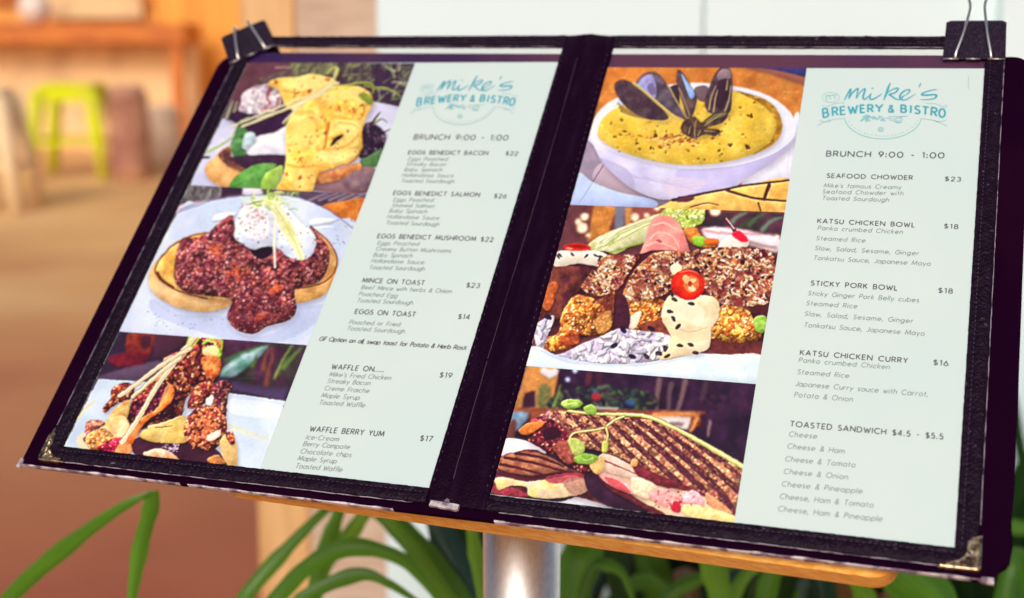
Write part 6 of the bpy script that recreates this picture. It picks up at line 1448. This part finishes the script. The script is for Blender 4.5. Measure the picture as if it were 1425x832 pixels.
def leaf(mb, pts, w, mi, fold=.35, tip=.12, n=9, roll=0.0):
    """strap leaf along world points, V-folded, tapering to its tip"""
    P = [Vector(p) for p in smoothline(pts, n)]
    N = len(P); vs = []; last = None
    for i, p in enumerate(P):
        t = i / (N - 1)
        d = (P[min(i + 1, N - 1)] - P[max(i - 1, 0)]).normalized()
        side = last if last is not None else d.cross((p - Vector((0, .25, CAM_Z + .2))).normalized())
        side = (side - d * side.dot(d))
        side = side.normalized() if side.length > 1e-5 else d.orthogonal().normalized()
        last = side
        if roll: side = Matrix.Rotation(roll * t, 3, d) @ side
        nn = side.cross(d)
        k = w * (1 + .07 * math.sin(t * 19 + w * 900) + .04 * math.sin(t * 43 + w * 300)) * (tip + (1 - tip) * min(1, (1 - t) / .45) ** .8) * (.75 + .25 * min(1, t / .2)) / 2
        lid_ = (len(mb.v) % 97) / 9.7
        for q_ in (0, .25, .5, .75, 1): BLADE.append((q_, t * 1.02 if lid_ > 4 else t * .9, lid_))
        vs += [p - side * k + nn * k * fold, p - side * k * .5 + nn * k * fold * .35, p, p + side * k * .5 + nn * k * fold * .35, p + side * k + nn * k * fold]
    fs = [(i * 5 + j, i * 5 + j + 1, i * 5 + j + 6, i * 5 + j + 5) for i in range(N - 1) for j in range(4)]
    mb.add(vs, fs, mi)
G_DRY = leafmat('dry_leaf', (.20, .105, .05), (.3, .15, .05), .25)
MATS = [G_DARK, G_MID, G_LIGHT, G_BLUE, G_DRY]
def plant(root, label, named, seed, count, hgt=(.45, .72), spread=(.1, .42), mix=(0, 0, 0, 1, 1, 3), wid=(.012, .026), lim=None):
    r = random.Random(seed)
    root = Vector(root)
    mb = MB(); BLADE.clear()
    for pts, w, mi in named: leaf(mb, pts, w, mi)
    for k in range(count):
        a = r.uniform(0, 2 * math.pi); s = r.uniform(*spread); h = r.uniform(*hgt)
        dx, dy = math.cos(a) * s, math.sin(a) * s
        if lim is not None: dy = min(max(dy, lim[0] - root.y), lim[1] - root.y); 
        o = root + Vector((r.uniform(-.05, .05), r.uniform(-.04, .04), 0))
        dr = r.uniform(.05, .35)
        leaf(mb, [o, o + Vector((dx * .25, dy * .25, h * .55)), o + Vector((dx * .7, dy * .7, h)), o + Vector((dx * 1.15, dy * 1.15, h - dr * .4)), o + Vector((dx * 1.5, dy * 1.5, h - dr))], r.uniform(*wid), r.choice(mix), n=5)
    e = empty('strap_leaf_plant', Matrix.Translation(root), label, 'plant', 'strap leaved plants in the bed')
    mb.v = [tuple(Vector(v) - root) for v in mb.v]
    lv = mb.build('leaves', MATS, e, smooth=True)
    at_ = lv.data.attributes.new('blade', 'FLOAT_VECTOR', 'POINT')
    at_.data.foreach_set('vector', [x for q_ in BLADE for x in q_])
    s = MB(); s.tube([(0, 0, -.02), (0.005, 0, .05), (0, 0.004, .12)], [.03, .026, .012], 10); s.build('crown_base', G_MID, e, smooth=True)
def W3(*q): return [at(x, y, d) for x, y, d in q]
def rooted(root, *q): return [Vector(root)] + W3(*q)
r1 = (-.36, 1.02, .06)
plant(r1, 'lone plant at far left with one blade bent sharply over', [
    (W3((-90, 990, 1.0), (-30, 885, .985), (30, 815, .97), (110, 748, .95), (170, 706, .94), (213, 684, .94)), .0120, 1),
    (W3((213, 683, .94), (209, 712, .945), (196, 760, .95), (184, 832, .955), (178, 900, .96)), .0112, 1)], 1, 0, hgt=(.2, .36), spread=(.05, .12))
r2 = (-.13, 1.12, .06)
plant(r2, 'plant left of the steel post with arching dark green blades', [
    (W3((250, 960, 1.05), (300, 890, 1.05), (345, 824, 1.05), (400, 762, 1.06), (448, 714, 1.07), (470, 700, 1.08)), .012, 1),
    (W3((330, 900, .99), (390, 826, .99), (436, 782, .985), (490, 762, .98), (550, 774, .98), (590, 808, .985), (640, 880, .99)), .0130, 1),
    (W3((430, 900, 1.1), (442, 800, 1.1), (460, 745, 1.1), (475, 700, 1.1), (480, 660, 1.1)), .013, 1),
    (W3((420, 880, 1.12), (450, 790, 1.12), (490, 740, 1.12), (515, 704, 1.12), (540, 680, 1.12)), .014, 2),
    (W3((380, 940, .97), (410, 850, .97), (440, 822, .97), (500, 800, .97), (540, 812, .97), (600, 850, .98)), .011, 1)], 2, 0, hgt=(.30, .45), spread=(.1, .25), mix=(0, 1))
r3 = (.0, 1.16, .06)
plant(r3, 'dense plant directly behind the steel post', [
    (W3((690, 960, 1.04), (660, 870, 1.04), (612, 800, 1.04), (560, 738, 1.05), (515, 700, 1.06), (470, 680, 1.07)), .021, 1),
    (W3((640, 900, 1.03), (628, 840, 1.03), (590, 780, 1.03), (540, 720, 1.04), (520, 700, 1.04)), .010, 2),
    (W3((690, 940, 1.06), (664, 850, 1.06), (632, 780, 1.06), (604, 715, 1.07), (590, 660, 1.08)), .024, 3),
    (W3((720, 940, 1.1), (690, 840, 1.1), (660, 760, 1.1), (640, 700, 1.1), (630, 660, 1.1)), .026, 0),
    (W3((690, 900, 1.0), (672, 820, 1.0), (658, 745, 1.0), (650, 690, 1.0)), .011, 2),
    (W3((790, 940, 1.02), (796, 850, 1.02), (812, 780, 1.02), (834, 730, 1.03), (850, 690, 1.03)), .026, 1),
    (W3((770, 940, 1.05), (784, 850, 1.05), (796, 790, 1.05), (805, 720, 1.05)), .03, 1)], 3, 2, hgt=(.35, .42), spread=(.1, .2), mix=(0, 0, 3))
r4 = (.20, 1.22, .06)
plant(r4, 'shadowy plant between the steel post and the right end of the board', [
    (W3((790, 900, 1.02), (820, 800, 1.02), (842, 786, 1.02), (868, 800, 1.02), (886, 850, 1.02)), .010, 1),
    (W3((1050, 940, 1.0), (1012, 850, 1.0), (996, 800, 1.0), (982, 750, 1.0), (975, 700, 1.0)), .019, 2),
    (W3((900, 900, 1.12), (930, 830, 1.12), (985, 800, 1.12), (1060, 770, 1.12)), .012, 1),
    (W3((1080, 920, 1.06), (1066, 840, 1.06), (1080, 790, 1.06), (1110, 760, 1.06), (1150, 730, 1.06)), .016, 1),
    (W3((1010, 860, 1.05), (1030, 810, 1.05), (1060, 780, 1.05), (1110, 755, 1.05)), .010, 2)], 4, 34, hgt=(.38, .60), spread=(.08, .36), mix=(0, 0, 0, 1, 3, 2, 4))
r5 = (.40, 1.12, .06)
plant(r5, 'plant under the right end of the board with a broad bright blade', [
    (W3((1240, 770, .98), (1270, 800, .98), (1310, 830, .98), (1350, 900, .98)), .030, 1),
    (W3((1180, 760, 1.0), (1230, 790, 1.0), (1290, 850, 1.0), (1330, 920, 1.0)), .024, 1),
    (W3((1220, 930, 1.02), (1205, 840, 1.02), (1190, 790, 1.02), (1180, 740, 1.02)), .016, 2),
    (W3((1450, 740, 1.3), (1430, 735, 1.3), (1405, 733, 1.3), (1385, 738, 1.3), (1370, 750, 1.3)), .014, 1)], 5, 26, hgt=(.36, .56), spread=(.08, .3), mix=(0, 0, 1, 1, 3))
r6 = (.25, 1.5, .06)
plant(r6, 'dark background plant in the bed nearest the white wall', [], 6, 60, hgt=(.42, .64), spread=(.1, .26), mix=(0, 0, 0, 3), wid=(.02, .035), lim=(1.2, 1.68))
r7 = (.52, 1.5, .06)
plant(r7, 'darkest plant in the bed, right of the one nearest the wall', [], 7, 50, hgt=(.42, .62), spread=(.1, .26), mix=(0, 0, 0, 3), wid=(.02, .035), lim=(1.2, 1.68))
